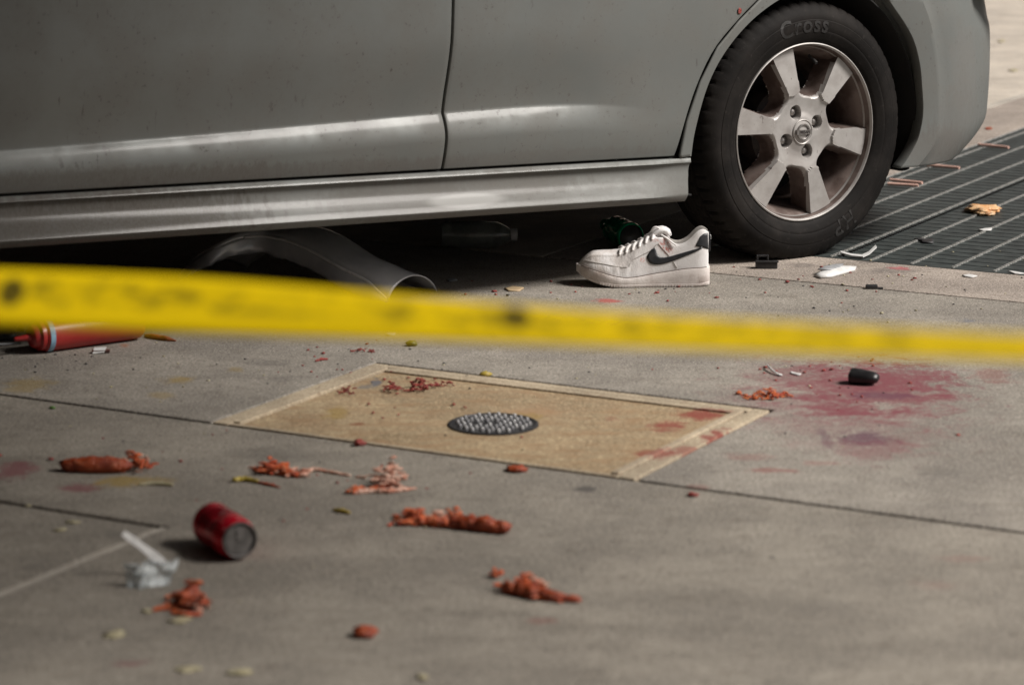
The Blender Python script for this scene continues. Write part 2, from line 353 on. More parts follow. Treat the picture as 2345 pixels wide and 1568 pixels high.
# ------------------------------------------------------------------ the silver car (x to its rear, y inwards, z up)
CAR_RZ, CAR_RY = rad(35), rad(2.15)
car = tag(empty('parked_car', (.6735, 6.506, .0002), CAR_RZ, CAR_RY), 'dirty silver hatchback stopped on the pavement, scuffed doors and sill', 'car')
def ybase(z): return .055*max(0, z-.50)**2/.2 + .10*max(0, .44-z)**2*0
ZC = [(-2.8, .322), (-2.032, .344), (-1.556, .360), (-1.009, .381), (-.80, .3875), (-.689, .3885), (-.57, .384), (-.447, .371), (-.38, .360)]
def doory(x, z):
    zc = smo(ZC, x); amp = .0215*(1-sstep(-.80, -.42, x)); s = zc-z
    wd = .056
    if s < 0: y = amp*(1-sstep(.0, .17, -s)**.8)*1.0
    elif s < wd: y = amp*(1-s/wd)**1.8
    else: y = 0
    y += .20*max(0, s-wd-.004)**2*sstep(0, .05, s-wd) + .10*max(0, s-wd)*0
    und = max(0, .345-z)                              # tuck-under towards the door's lower edge
    return y+ybase(z)+1.6*und*und
XB = lambda z: -1.006+.034*(z-.27)
RD = [(.262, -.376), (.34, -.358), (.427, -.325), (.505, -.279), (.563, -.219), (.611, -.158), (.665, -.075), (.73, 0.0), (.82, .03), (.95, .035)]
def door(name, xl, xr, nu, parent=car):
    zs = []
    z = .262
    while z < .45: zs.append(z); z += .0032
    while z < .951: zs.append(z); z += .02
    zs.append(.955)
    vs = []
    for i in range(nu+1):
        for z in zs:
            x = xl(z)+(xr(z)-xl(z))*i/nu; vs.append((x, doory(x, z), z))
    o = mesh(name, vs, gridf(nu+1, len(zs)), M_DOORP, parent, ang=60)
    return o
def outward(o, sgn=-1):                               # make normals face -y (the camera side)
    me = o.data
    if sum(p.normal.y*p.area for p in me.polygons)*sgn < 0: me.flip_normals()
    return o
bevel(solid(outward(door('front_door', lambda z: -2.125, lambda z: XB(z)-.0028, 90)), .016), .0025, 2, 50)
bevel(solid(outward(door('rear_door', lambda z: XB(z)+.0028, lambda z: smo(RD, z)-.002, 60)), .016), .0025, 2, 50)
# panels around the wheel arches
def cast(c, ang, poly):
    d = Vector((math.cos(ang), math.sin(ang))); best = None
    for (x0, z0), (x1, z1) in zip(poly, poly[1:]):
        e = Vector((x1-x0, z1-z0)); q = Vector((x0-c[0], z0-c[1])); den = d.x*e.y-d.y*e.x
        if abs(den) < 1e-9: continue
        t = (q.x*e.y-q.y*e.x)/den; u = (q.x*d.y-q.y*d.x)/den
        if t > 0 and -1e-6 <= u <= 1+1e-6: best = t if best is None else min(best, t)
    return Vector(c)+d*best if best else None
ARCH = [(-.362, .12), (-.352, .19), (-.339, .255), (-.330, .319), (-.300, .417), (-.253, .494), (-.181, .562), (-.093, .612), (.0, .640), (.09, .648), (.17, .634), (.237, .604), (.313, .523), (.344, .46), (.358, .397), (.366, .334), (.357, .28), (.341, .25), (.318, .22), (.304, .206)]
def dense(L, k=6):
    tx = [(i, p[0]) for i, p in enumerate(L)]; tz = [(i, p[1]) for i, p in enumerate(L)]
    return [(smo(tx, i/k), smo(tz, i/k)) for i in range((len(L)-1)*k+1)]
ARCHD = dense(ARCH)
def arch_panel(name, c, arch, outer, a0, a1, n, rings=6, flare=.0):
    vs = []
    for i in range(n+1):
        a = a0+(a1-a0)*i/n; p = cast(c, a, arch); q = cast(c, a, outer)
        for d_ in (.030, .016):                        # lip turned in
            vs.append((p.x, ybase(p.y)+d_, p.y))
        for k in range(rings+1):
            t = (k/rings)**1.5; r = p+(q-p)*t
            vs.append((r.x, ybase(r.y)-flare*(1-sstep(0, .05, (r-p).length)), r.y))
    o = mesh(name, vs, gridf(n+1, rings+3), M_PAINT, car, ang=50); outward(o); solid(o, .006); return o
OUT = [(-.3725, .2595), (-.371, .262)]+[(x+.003, z) for z, x in RD[1:]]+[(.62, .95), (.62, .612), (.2, .612)]
OUT[0] = (-.373, .2585)
OUT.insert(0, (-.30, .2585))
arch_panel('quarter_panel', (0, .30), ARCHD, OUT, math.pi+.112, rad(58), 110, 7)
FARCH = [(-2.6+x, z) for x, z in [(-.37, .15), (-.36, .30), (-.33, .43), (-.25, .55), (-.13, .63), (0, .655), (.13, .63), (.25, .55), (.33, .43), (.36, .30), (.37, .15)]]
arch_panel('front_fender', (-2.6, .30), FARCH, [(-2.13, .2), (-2.13, .95), (-3.35, .80), (-3.38, .2)], -.09, math.pi+.09, 40, 5)
# sill: profile swept along x
def sill_prof(x):
    return [(.050, .262), (.030, .2585), (.010, .2568), (.0020, .2580), (.0008, .2572), (-.0066, .2494), (-.0068, .2486), (-.0055, .2476), (.0008, .2455), (.0022, .242), (.0030, .236), (.0022, .228), (-.001, .220), (-.0055, .211), (-.0125, .201), (-.0205, .191), (-.0285, .1805), (-.0300, .1775), (-.0285, .1745), (-.020, .1665), (-.010, .1610), (.010, .1585), (.08, .157), (.30, .160)]
vs = []; n = 80
for i in range(n+1):
    for y, z in sill_prof(0):
        x1 = -.339-.016*(.255-z)/.095
        if y > .02: x1 = -.339-.016*max(0, (.255-z)/.095)
        x = -2.125+(x1+2.125)*i/n
        k = sstep(-.46, -.36, x)*.6
        vs.append((x, y*(1-k) if y < 0 else y, z))
m = len(sill_prof(0)); fs = gridf(n+1, m); fs.append(tuple(n*m+j for j in range(m))); fs.append(tuple(m-1-j for j in range(m)))
mesh('side_sill', vs, fs, M_SILLP, car, ang=38)
# rear bumper with corner
XA = sorted([(z, x) for x, z in ARCH if x > .2 or (x > .3)])
LIPL = [(.20, .352), (.25, .402), (.29, .421), (.395, .415), (.5, .392), (.56, .368), (.605, .342)]
INS = [(.20, .150), (.215, .105), (.235, .078), (.27, .050), (.30, .030), (.33, .026), (.40, .016), (.46, .007), (.50, .001), (.525, -.001), (.545, .004), (.56, .0045), (.605, .0)]
BZ = [.205+.004*i for i in range(101)]
vs = []
zs = [.2055+(.609-.2055)*i/70 for i in range(71)]
for z in zs:
    xa = smo(XA, z); xl = smo(LIPL, z); ins = smo(INS, z)
    row = [(xa, .030, z), (xa, .014, z), (xa, .002, z), (xa+.002, -.001, z)]
    for k in range(1, 7): row.append((xa+(xl-xa)*k/6, -.001-.002*math.sin(k/6*1.5), z))
    x0 = xl+.004; R = .535+.42-x0; p0_ = .10
    row.append((x0, .0003, z))
    for k in range(1, 25):
        ph = p0_+(math.pi/2-p0_)*k/24; inn = ins*sstep(.2, .6, math.sin(ph))
        zz = z+.010*(1-sstep(.205, .34, z))*sstep(0, .9, math.sin(ph))
        row.append((x0+(R-inn)*(math.sin(ph)-math.sin(p0_)), .0003+R*(math.cos(p0_)-math.cos(ph)), zz))
    xe, ye, ze = row[-1]
    for k in range(1, 9): row.append((xe+.02*math.sin(k/8*1.57), ye+(.83-ye)*k/8, ze))
    vs += row
o = mesh('rear_bumper', vs, gridf(len(zs), len(row)), M_BUMPP, car, ang=42); outward(o); bevel(solid(o, .004), .0015, 1, 60)
# wheel-arch liners, floor pan, door backing
def liner(cx, R, name='wheel_arch_liner'):
    vs = []; n = 40
    prof = [(R, .022), (R, .30), (.02, .31)]
    for i in range(n+1):
        a = rad(-28)+rad(236)*i/n
        for r, y in prof: vs.append((cx+r*math.cos(a), y, max(.196 if r*math.cos(a) > 0 else .17, .30+r*math.sin(a))))
    solid(mesh(name, vs, gridf(n+1, 3), M_VOID, car), .004, 0)
liner(0.005, .362); liner(-2.6, .372)
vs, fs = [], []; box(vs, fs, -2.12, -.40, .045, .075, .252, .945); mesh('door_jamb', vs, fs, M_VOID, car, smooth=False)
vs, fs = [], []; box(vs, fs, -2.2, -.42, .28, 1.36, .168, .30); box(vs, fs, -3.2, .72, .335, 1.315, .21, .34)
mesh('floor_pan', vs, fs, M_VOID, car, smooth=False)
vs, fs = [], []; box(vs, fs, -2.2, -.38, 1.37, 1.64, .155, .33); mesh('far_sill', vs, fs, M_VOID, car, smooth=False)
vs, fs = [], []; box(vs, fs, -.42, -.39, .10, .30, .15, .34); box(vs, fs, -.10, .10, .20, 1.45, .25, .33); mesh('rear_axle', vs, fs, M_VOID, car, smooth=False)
# body shell above and on the far side
def extr(name, poly, y0, y1, mat, inset=0):
    n = len(poly); vs = [(x, y0+inset*max(0, z-.95), z) for x, z in poly]+[(x, y1-inset*max(0, z-.95), z) for x, z in poly]
    fs = [tuple(range(n-1, -1, -1)), tuple(range(n, 2*n))]+[(i, (i+1) % n, n+(i+1) % n, n+i) for i in range(n)]
    return bevel(mesh(name, vs, fs, mat, car, smooth=True, ang=30), .01, 2)
extr('upper_body', [(-3.42, .62), (-3.36, .81), (-2.45, .957), (-2.0, .985), (.68, .985), (.76, .80), (.785, .614), (.60, .614), (.55, .90), (-2.35, .93), (-3.2, .72), (-3.2, .62)], .034, 1.64, M_PAINT)
extr('cabin', [(-2.25, .986), (-1.55, 1.43), (-1.2, 1.50), (-.3, 1.50), (.25, 1.42), (.62, .986)], .07, 1.60, M_GLASSD, .35)
extr('roof', [(-1.5, 1.47), (-1.2, 1.517), (-.3, 1.517), (.22, 1.44), (.20, 1.47), (-.28, 1.535), (-1.2, 1.535), (-1.52, 1.485)], .25, 1.42, M_PAINT)
extr('far_side', [(-3.4, .2), (-3.4, .62), (-3.15, .70), (.6, .70), (.6, .612), (.35, .2), (.30, .62), (-.3, .62), (-.36, .2), (-2.25, .2), (-2.3, .62), (-2.9, .62), (-2.96, .2)], 1.60, 1.655, M_PAINT)
extr('front_bumper', [(-3.42, .22), (-3.47, .45), (-3.42, .615), (-3.36, .615), (-3.36, .22)], .04, 1.63, M_PAINT)

# ---- wheel (rim mesh is the part; tyre, cap, nuts hang on it)
LIPY = .030                                           # rim lip lies this far inside the arch lip
SPK = [rad(90-a) for a in (-80.7, -20.7, 39.3, 99.3, 159.3, 219.3)]
LUG = [rad(90-a) for a in (-24, 66, 156, 246)]
def rim_mesh():
    nt, radii = 432, []
    r = .012
    while r < .2005: radii.append(r); r += .0022
    vs, keep = [], []
    for i in range(nt):
        a = 2*math.pi*i/nt
        dphi = min((((a-s+math.pi) % (2*math.pi))-math.pi for s in SPK), key=abs)
        for r in radii:
            t = abs(r*math.sin(dphi)); ro = r*math.cos(dphi)
            hw = .0172+(.0320-.0172)*(ro-.095)/.100
            d1 = t-(hw+.0032); d2 = r-.0870
            k = .026; h_ = max(k-abs(d1-d2), 0)/k; sdv = min(d1, d2)-h_*h_*k*.25   # >0: in the opening
            if d1 < 0 and d2 < 0: pass
            zspoke = -.004-.007*sstep(.09, .2, ro)
            zhub = -.0105-.004*sstep(.030, .05, r)+.004*sstep(.055, .088, r)
            raised = (t < hw) and (ro > .0905+.30*t)
            if raised: d = zspoke
            else:
                sh = sstep(.075, .11, r)
                d = zhub*(1-sh)+(zspoke-.0035)*sh
            s = sdv+.0075
            if s > 0 and not raised: d -= min(1.3, s/.0075)**1.7*.014
            if sdv > 0: d -= min(1, sdv/.005)*.034
            for lg in LUG:
                dl = math.hypot(r*math.cos(a)-.05*math.cos(lg), r*math.sin(a)-.05*math.sin(lg))
                if dl < .0175: d -= .030*(1-sstep(.0135, .0168, dl))
            vs.append((r*math.cos(a), -d, r*math.sin(a))); keep.append(sdv < .0068)
    m = len(radii); fs = [f for f in gridf(nt, m, cu=True) if all(keep[q] for q in f)]
    o = len(vs)
    lip = [(.1975, .020), (.1990, .014), (.2005, .010), (.2018, .0060), (.2035, .0025), (.2050, -.0015), (.2070, -.0035), (.2092, -.0025), (.2098, .0010), (.2080, .0045), (.2050, .010)]
    nl = 144
    for i in range(nl):
        a = 2*math.pi*i/nl
        for r, y in lip: vs.append((r*math.cos(a), y, r*math.sin(a)))
    fs += gridf(nl, len(lip), cu=True, off=o)
    return vs, fs
def text_mesh(txt, size, bold=0., ext=.0006, spacing=1.0):
    cu = bpy.data.curves.new('lettering', 'FONT'); cu.body = txt; cu.size = size; cu.align_x = 'CENTER'; cu.align_y = 'CENTER'; cu.extrude = ext; cu.offset = bold; cu.space_character = spacing; cu.resolution_u = 3
    ob = bpy.data.objects.new('lettering', cu); COL.objects.link(ob); bpy.context.view_layer.update()
    me = bpy.data.meshes.new_from_object(ob.evaluated_get(bpy.context.evaluated_depsgraph_get()))
    vs = [tuple(v.co) for v in me.vertices]; fs = [tuple(p.vertices) for p in me.polygons]
    bpy.data.objects.remove(ob); bpy.data.meshes.remove(me); bpy.data.curves.remove(cu); return vs, fs
RT = .3085
TP = [(.203, .012), (.2085, .003), (.2135, -.0040), (.220, -.0075), (.232, -.0120), (.236, -.0132), (.238, -.0128), (.2395, -.0136), (.250, -.0150), (.262, -.0140), (.2635, -.0128), (.265, -.0130), (.275, -.0105), (.285, -.0050), (.292, .0010), (.297, .0060), (.3005, .0110), (.3030, .0170), (.3050, .0250), (.3062, .0360), (.3066, .0420), (.2990, .0435), (.2990, .0505), (.3070, .0520), (.3078, .0700), (.3008, .0715), (.3008, .0785), (.3080, .0800), (.3080, .1050), (.3010, .1065), (.3010, .1135), (.3076, .1150), (.3066, .1400), (.3020, .1560), (.29, .1700), (.26, .1850), (.22, .178), (.203, .165)]
def tread(i, j, r, d):
    r = r+RT-.308
    if 15 <= j <= 20 and i % 5 == 0: r -= .0052 if j > 16 else .0028
    if j in (13, 14) and i % 5 == 0: r -= .0012
    if 23 <= j <= 24 and (i+2) % 5 == 0: r -= .003
    return r, d
def make_wheel(parent, x, z, ry_=0):
    vs, fs = rim_mesh()
    rim = mesh('wheel', vs, fs, [M_ALLOY, M_BARREL], parent, ang=32, recalc=False); outward(rim)
    for p in rim.data.polygons:
        c_ = p.center; rr_ = math.hypot(c_.x, c_.z)
        if (abs(p.normal.y) < .62 and rr_ > .075 and c_.y > .018) or (.1990 < rr_ < .2030): p.material_index = 1; rim.location = (x, LIPY, z); rim.rotation_euler = (0, ry_, 0)
    vs, fs = lathe(TP, 300, tread)
    vs = [(x_, y_+(-.006*max(0, (-zz-.27))/.03 if y_ < .02 else 0), max(zz, -.2985) if zz < -.28 else zz) for x_, y_, zz in vs]
    mesh('tyre', vs, fs, M_RUB, rim, ang=30)
    vs, fs = lathe([(.1985, .0185), (.193, .025), (.187, .038), (.178, .085), (.170, .165)], 96); mesh('rim_barrel', vs, fs, M_BARREL, rim)
    vs, fs = lathe([(.105, .125), (.105, .070), (.095, .062), (.06, .058), (.001, .058)], 48); mesh('brake_drum', vs, fs, M_DRUM, rim)
    vs, fs = lathe([(.170, .160), (.06, .150), (.0005, .150)], 48); mesh('back_plate', vs, fs, M_VOID, rim)
    vs, fs = lathe([(.0300, .016), (.0298, .0085), (.0285, .0072), (.0268, .0078), (.0262, .0088), (.0240, .0082), (.012, .0060), (.0002, .0055)], 48); mesh('centre_cap', vs, fs, M_ALLOY, rim)
    vs, fs = lathe([(.0150, .0080), (.0150, .0040), (.0160, .0030), (.0190, .0030), (.0198, .0040), (.0198, .0090)], 40)
    box(vs, fs, -.0225, .0225, .0018, .0085, -.0056, .0056); mesh('cap_emblem', vs, fs, M_NUT, rim)
    tv, tf = text_mesh('NISSAN', .0094, .0002, .0003); vs = [(a, .0016-c, b_) for a, b_, c in tv]; mesh('cap_lettering', vs, tf, M_DRUM, rim, smooth=False)
    for lg in LUG:
        vs, fs = lathe([(.0092, .045), (.0092, .0290), (.0080, .0245), (.0045, .0222), (.0002, .0215)], 18)
        vs = [(p[0]+.05*math.cos(lg), p[1], p[2]+.05*math.sin(lg)) for p in vs]; mesh('lug_nut', vs, fs, M_NUT, rim)
    vv = rad(90-9.5); p0 = Vector((.178*math.cos(vv), .035, .178*math.sin(vv))); p1 = Vector((.163*math.cos(vv-.05), .012, .163*math.sin(vv-.05)))
    vs, fs = tube([p0, p0.lerp(p1, .55), p0.lerp(p1, .6), p1], [.0045, .0040, .0048, .0042], 10); mesh('valve_stem', vs, fs, M_BLACK, rim)
    for txt, ctr, size, rr in (('Cross', -7.0, .056, .2520), ('HP', 150, .054, .2520)):
        tv, tf = text_mesh(txt, size, .0009, .0007, 1.12); vs, fs, o = [], [], 0
        for a_, b_, c_ in tv:
            th = rad(90-ctr)-a_/rr; r = rr+b_; d_ = lerp_tab([(q[0], q[1]) for q in TP[:17]], r-.0005)
            vs.append((r*math.cos(th), d_-.0003-c_, r*math.sin(th)))
        fs += [tuple(o+q for q in f) for f in tf]
        mesh('tyre_lettering', vs, fs, M_RUBL, rim, smooth=False)
    return rim
rim = make_wheel(car, .0245, .2985)
def dup(src, parent, loc, ry_):
    c = src.copy(); COL.objects.link(c); c.parent = parent; c.location = loc; c.rotation_euler = (0, ry_, 0)
    for ch in src.children:
        d = ch.copy(); COL.objects.link(d); d.parent = c
    return c
fwh = dup(rim, car, (-2.6, LIPY, .2985), 0.0)
for x in (-.02, -2.6):
    c = dup(rim, car, (x, 1.62, .2985), 0); c.rotation_euler = (0, 0, math.pi)

# ------------------------------------------------------------------ unseen buildings added to darken the horizon sky and reflections
M_WALL = plain('brick_wall', (.16, .11, .085), (.11, .08, .065), 6, .85)
M_WIN = plain('window_glass', (.02, .022, .024), (.03, .03, .03), 3, .12)
def building(name, x0, x1, y, depth, hgt, face):
    root = struct(empty(name, rz=rad(-28.5)))
    vs, fs = [], []
    if face == 'b': box(vs, fs, x0, x1, y-depth, y, -.02, hgt)
    else: box(vs, fs, y-depth, y, x0, x1, -.02, hgt)
    mesh('wall', vs, fs, M_WALL, root, smooth=False)
    n = int((x1-x0)/2.4)
    for i in range(n):
        for k in range(int(hgt/3.2)):
            c0 = x0+.6+i*2.4; z0 = .9+k*3.2; vs, fs = [], []
            if face == 'b': box(vs, fs, c0, c0+1.3, y-.05, y+.03, z0, z0+1.7)
            else: box(vs, fs, y-.05, y+.03, c0, c0+1.3, z0, z0+1.7)
            mesh('window', vs, fs, M_WIN, root, smooth=False)
building('added_building_behind_camera', -16, 12, -5.5, 6, 13, 'b')
building('added_building_beyond_car', -4, 26, -6.2, 6, 13, 'a')

poly = [(-9.5, -9), (.9, -9), (.9, 2.6), (3.25, 2.6), (3.10, 3.6), (2.38, 5.0), (2.46, 10), (-9.5, 10)]; n = len(poly)  # unseen roof, added and outlined to shade the left side
vs = [(x, y, 3.6) for x, y in poly]+[(x, y, 3.9) for x, y in poly]; fs = [tuple(range(n-1, -1, -1)), tuple(range(n, 2*n))]+[(i, (i+1) % n, n+(i+1) % n, n+i) for i in range(n)]
struct(mesh('added_shade_canopy', vs, fs, plain('shade_canopy_underside', (.12, .11, .10), (.09, .085, .08), 2, .8), smooth=False))

# ------------------------------------------------------------------ debris helpers
def on(px, py, z=0.): return g(px, py, z)
def mpp(px, py): return (g(px+.5, py)-g(px-.5, py)).length         # metres per photo pixel there
def nz(p, s, seed): return noise.noise(Vector((p[0]*s+seed*7.3, p[1]*s-seed*3.1, p[2]*s+seed*1.7)))
def lump(px, py, wpx, hpx, seed, depth=.6, rough=.35, detail=3, rot=0., flat=.35):
    """a torn irregular chunk wpx wide and hpx high in the photo, resting on the ground (local mesh)"""
    m_ = mpp(px, py); a, b_, c = wpx*m_/2, wpx*m_/2*depth, hpx*m_/2
    bm = bmesh.new(); bmesh.ops.create_icosphere(bm, subdivisions=detail, radius=1)
    vs = []
    for v in bm.verts:
        n_ = v.co.normalized(); k = 1+rough*(nz(n_, 1.6, seed)*1.3+nz(n_, 4.2, seed+5)*.9+nz(n_, 9.5, seed+8)*.5)
        p = Vector((n_.x*a*k, n_.y*b_*k, n_.z*c*k)); vs.append(p)
    fs = [tuple(q.index for q in f.verts) for f in bm.faces]; bm.free()
    zm = min(v.z for v in vs); fl = zm*(1-flat)
    vs = [Vector((v.x*math.cos(rot)-v.y*math.sin(rot), v.x*math.sin(rot)+v.y*math.cos(rot), max(v.z, fl)-fl)) for v in vs]
    return vs, fs
def join(parts):
    V, Fc = [], []
    for vs, fs in parts:
        o = len(V); V += [Vector(v) for v in vs]; Fc += [tuple(o+q for q in f) for f in fs]
    return V, Fc
def shift(vf, d): return [Vector(v)+Vector(d) for v in vf[0]], vf[1]
def rope(pxs, rpx, seed, rough=.25, sub=10, n=20, flat=.8):
    """rough sausage-like roll through photo points [(x, y)] with radius in px, resting on the ground"""
    P = []; Rr = []
    m_ = mpp(*pxs[len(pxs)//2])
    base = [on(x, y) for x, y in pxs]; L = len(base)
    for i in range(L-1):
        for k in range(sub):
            t = k/sub; P.append(base[i].lerp(base[i+1], t)); Rr.append((rpx[i]+(rpx[i+1]-rpx[i])*t)*m_)
    P.append(base[-1]); Rr.append(rpx[-1]*m_)
    P = [P[0]+(P[0]-P[1])*.25]+P+[P[-1]+(P[-1]-P[-2])*.25]; Rr = [Rr[0]*.35]+Rr+[Rr[-1]*.35]
    for p, r in zip(P, Rr): p.z = r*flat
    vs, fs = tube(P, Rr, n)
    out = []
    for i, v in enumerate(vs):
        c = P[i//n]; d = v-c; s_ = 1/max(.004, max(Rr))
        k = 1+rough*(nz(v, s_*.9, seed)*1.2+nz(v, s_*2.8, seed+3)*1.0+nz(v, s_*6.5, seed+6)*.6)
        q = c+d*k; q.z = max(.0004, q.z); out.append(q)
    return out, fs
def place(name, vf, mat, label, cat, group=None, origin=None, ang=180, parent=None, recalc=True):
    """mesh given in world coordinates: give it an origin on the ground below its middle"""
    vs = [Vector(v) for v in vf[0]]
    c = origin or Vector((sum(v.x for v in vs)/len(vs), sum(v.y for v in vs)/len(vs), 0))
    o = mesh(name, [v-c for v in vs], vf[1], mat, parent, ang=ang, recalc=recalc)
    o.location = c
    if label: tag(o, label, cat, group)
    return o
def meat(name, c1, c2, c3, s=60):
    t = NT(name); n1 = t.noise(s, 5, .65); n2 = t.noise(s*3.3, 4, .7)
    c = t.mix(t.ramp(n1, .42, .60), c1, c2); c = t.mix(t.ramp(n2, .53, .66, 0, .9), c, c3); c = t.mix(t.ramp(t.noise(s*1.7, 3, .6), .66, .78, 0, .5), c, (.16, .03, .015))
    t.set(Base_Color=c, Roughness=.38); t.b.inputs['Subsurface Weight'].default_value = .03; t.b.inputs['Subsurface Radius'].default_value = (.006, .002, .001)
    t.bump(n2, .9, .004); return t.m
M_SAUS = meat('sausage_skin', (.38, .065, .018), (.24, .036, .013), (.48, .15, .06), 45)
M_TORN = meat('sausage_torn', (.68, .13, .025), (.45, .055, .016), (.80, .48, .30), 70)
M_PINK = meat('sausage_inside', (.72, .46, .35), (.62, .26, .17), (.80, .64, .54), 60)
M_ORNG = meat('orange_shreds', (.66, .15, .03), (.45, .06, .02), (.72, .33, .12), 80)
M_DRED = meat('dark_red_bits', (.34, .045, .035), (.20, .03, .025), (.48, .13, .09), 80)
M_ONION = plain('onion_pale', (.46, .42, .29), (.36, .32, .19), 60, .4)
M_YEL = plain('pickle_yellow', (.42, .32, .05), (.30, .22, .04), 60, .5)
M_OLIVE = plain('olive_green', (.14, .13, .025), (.08, .09, .02), 60, .5)
M_WHITE = plain('white_plastic', (.74, .74, .73), (.62, .62, .61), 40, .4)
M_GREYP = plain('grey_plastic', (.33, .34, .35), (.25, .26, .27), 30, .45)
M_DKPL = plain('dark_plastic', (.022, .022, .024), (.035, .035, .036), 40, .42)
M_BROWN = plain('brown_plastic', (.10, .05, .035), (.06, .03, .025), 40, .4)

# ------------------------------------------------------------------ sausages and scraps of food
def shreds(cx, cy, wpx, hpx, n, seed, rr=(1.6, 3.6), ln=(14, 34), lift=.5):
    """a loose pile of torn strands"""
    random.seed(seed); P = []; m_ = mpp(cx, cy)
    for i in range(n):
        u = max(-1, min(1, random.gauss(0, .5))); x = cx+u*wpx/2; y = cy+random.uniform(-.5, .5)*hpx*.55
        a = random.uniform(0, 2*math.pi); L = random.uniform(*ln)*m_; r = random.uniform(*rr)*m_
        p = on(x, y); z0 = random.random()**1.5*(1-abs(u)*.8)*hpx*m_*lift; el = random.uniform(-.35, .55); pts = []; kk = random.uniform(-1.6, 1.6)
        for q in range(6):
            t = q/5; aa = a+kk*t; pts.append(p); p = p+Vector((math.cos(aa), math.sin(aa)*.7, 0))*L/5
        pts = [Vector((v.x, v.y, max(r*.7, z0+r+math.sin(el)*L*(k/5)*(1-k/9)))) for k, v in enumerate(pts)]
        vs, fs = tube(pts, [r*.5, r, r*1.15, r, r*.85, r*.4], 7)
        vs = [v+Vector((nz(v, 260, seed), nz(v, 260, seed+2), nz(v, 260, seed+4)))*r*.75 for v in vs]
        for v in vs: v.z = max(.0003, v.z)
        P.append((vs, fs))
    return join(P)
def scrap(parts, label):
    """parts: (mesh, material number) with 0 skin, 1 torn red, 2 pale inside"""
    V, Fc = join([p for p, _ in parts]); idx = [k for p, k in parts for _ in p[1]]
    o = place('sausage', (V, Fc), [M_SAUS, M_TORN, M_PINK], label, 'sausage', 'crushed sausages on the pavement', recalc=False)
    for pl, k in zip(o.data.polygons, idx): pl.material_index = k
    bm = bmesh.new(); bm.from_mesh(o.data); bmesh.ops.recalc_face_normals(bm, faces=bm.faces); bm.to_mesh(o.data); bm.free()
    return o
scrap([(rope([(148, 1078), (200, 1080), (255, 1081), (292, 1080)], [15, 20, 20, 15], 1, .16), 0), (shreds(310, 1074, 66, 40, 34, 4, (2, 4.5), (14, 30), .75), 1), (shreds(318, 1070, 56, 40, 18, 9, (1.8, 3.6), (12, 26), .85), 2)], 'whole red sausage with a shredded pale end beside a mustard smear')
scrap([(rope([(583, 1078), (615, 1083), (650, 1088), (685, 1093)], [6, 11, 11, 6], 11, .6), 1), (shreds(625, 1080, 84, 30, 40, 12, (1.8, 4.5), (14, 34), .75), 1), (shreds(672, 1090, 66, 20, 24, 13, (1.6, 4), (14, 34), .5), 2), (rope([(690, 1092), (716, 1078), (740, 1080), (770, 1086), (802, 1091)], [4, 5, 4, 4, 3], 14, .5), 2)], 'shredded red sausage trailing a thin pink strand below the tan hatch')
scrap([(shreds(880, 1108, 84, 44, 46, 21, (1.6, 4.2), (16, 38), .9), 2), (shreds(893, 1098, 44, 44, 16, 22, (2, 4.2), (14, 28), 1.1), 2), (rope([(806, 1131), (845, 1128), (890, 1129), (925, 1124), (953, 1119)], [5, 5, 6, 5, 2], 23, .6), 2), (shreds(850, 1122, 80, 18, 14, 25, (1.6, 3.4), (12, 28), .5), 1), (shreds(812, 1128, 20, 16, 7, 24, (2, 4), (10, 18), .5), 1)], 'pale pink shredded sausage pulp heaped in front of the hatch')
scrap([(rope([(1030, 1208), (1070, 1211), (1110, 1216), (1160, 1222)], [13, 18, 19, 15], 31, .30), 0), (rope([(912, 1203), (960, 1203), (1010, 1206), (1045, 1209)], [8, 11, 12, 12], 35, .55), 1), (shreds(950, 1196, 96, 32, 40, 32, (2, 4.8), (14, 34), .8), 1), (shreds(1010, 1196, 90, 30, 22, 34, (1.8, 4), (14, 34), .75), 2), (shreds(1046, 1192, 34, 44, 14, 33, (2.2, 4.8), (12, 24), 1.0), 1)], 'long split sausage lying in the middle of the foreground')
scrap([(rope([(1155, 1356), (1190, 1361), (1230, 1369), (1280, 1377), (1328, 1379)], [14, 18, 16, 11, 6], 41, .42), 0), (shreds(1195, 1350, 80, 40, 30, 42, (2, 5), (16, 36), .85), 1), (shreds(1215, 1346, 80, 36, 14, 44, (2, 4.2), (14, 30), .95), 2), (shreds(1275, 1372, 90, 20, 16, 45, (2, 4.6), (16, 34), .6), 1), (shreds(1134, 1322, 26, 20, 12, 43, (2.5, 5), (10, 20), .8), 1)], 'burst sausage tapering to the right, rightmost in the foreground')
scrap([(shift(lump(432, 1368, 66, 44, 51, .7, .7), on(432, 1392)), 0), (shreds(438, 1382, 84, 52, 34, 52, (2.5, 6), (20, 44), .95), 1), (shreds(446, 1394, 60, 30, 12, 55, (2, 4.5), (16, 34), .8), 2), (rope([(350, 1399), (378, 1396), (405, 1394)], [4, 7, 9], 53, .5), 1), (rope([(395, 1406), (430, 1411), (460, 1409)], [6, 7, 4], 54, .5), 1)], 'crumpled folded sausage scrap in front of the plastic bag')
place('sausage_scrap', shift(lump(836, 1450, 54, 30, 61, .8, .25), on(836, 1456)), M_SAUS, 'lone round orange sausage end near the bottom edge', 'sausage')
place('food_scrap', shift(lump(823, 1015, 26, 16, 62, .8, .5), on(823, 1020)), M_DRED, 'bright red lump on the near edge of the hatch', 'food scrap')
place('food_scrap', shift(lump(1182, 1073, 46, 14, 63, .8, .5), on(1182, 1078)), M_SAUS, 'flat pink scrap on the near hatch edge under the grip plate', 'food scrap')
place('food_scrap', join([rope([(333, 772), (352, 776), (380, 780), (402, 782)], [4, 6, 6, 2], 64, .25)]), M_SAUS, 'curled reddish skin right of the red squeeze bottle', 'food scrap')
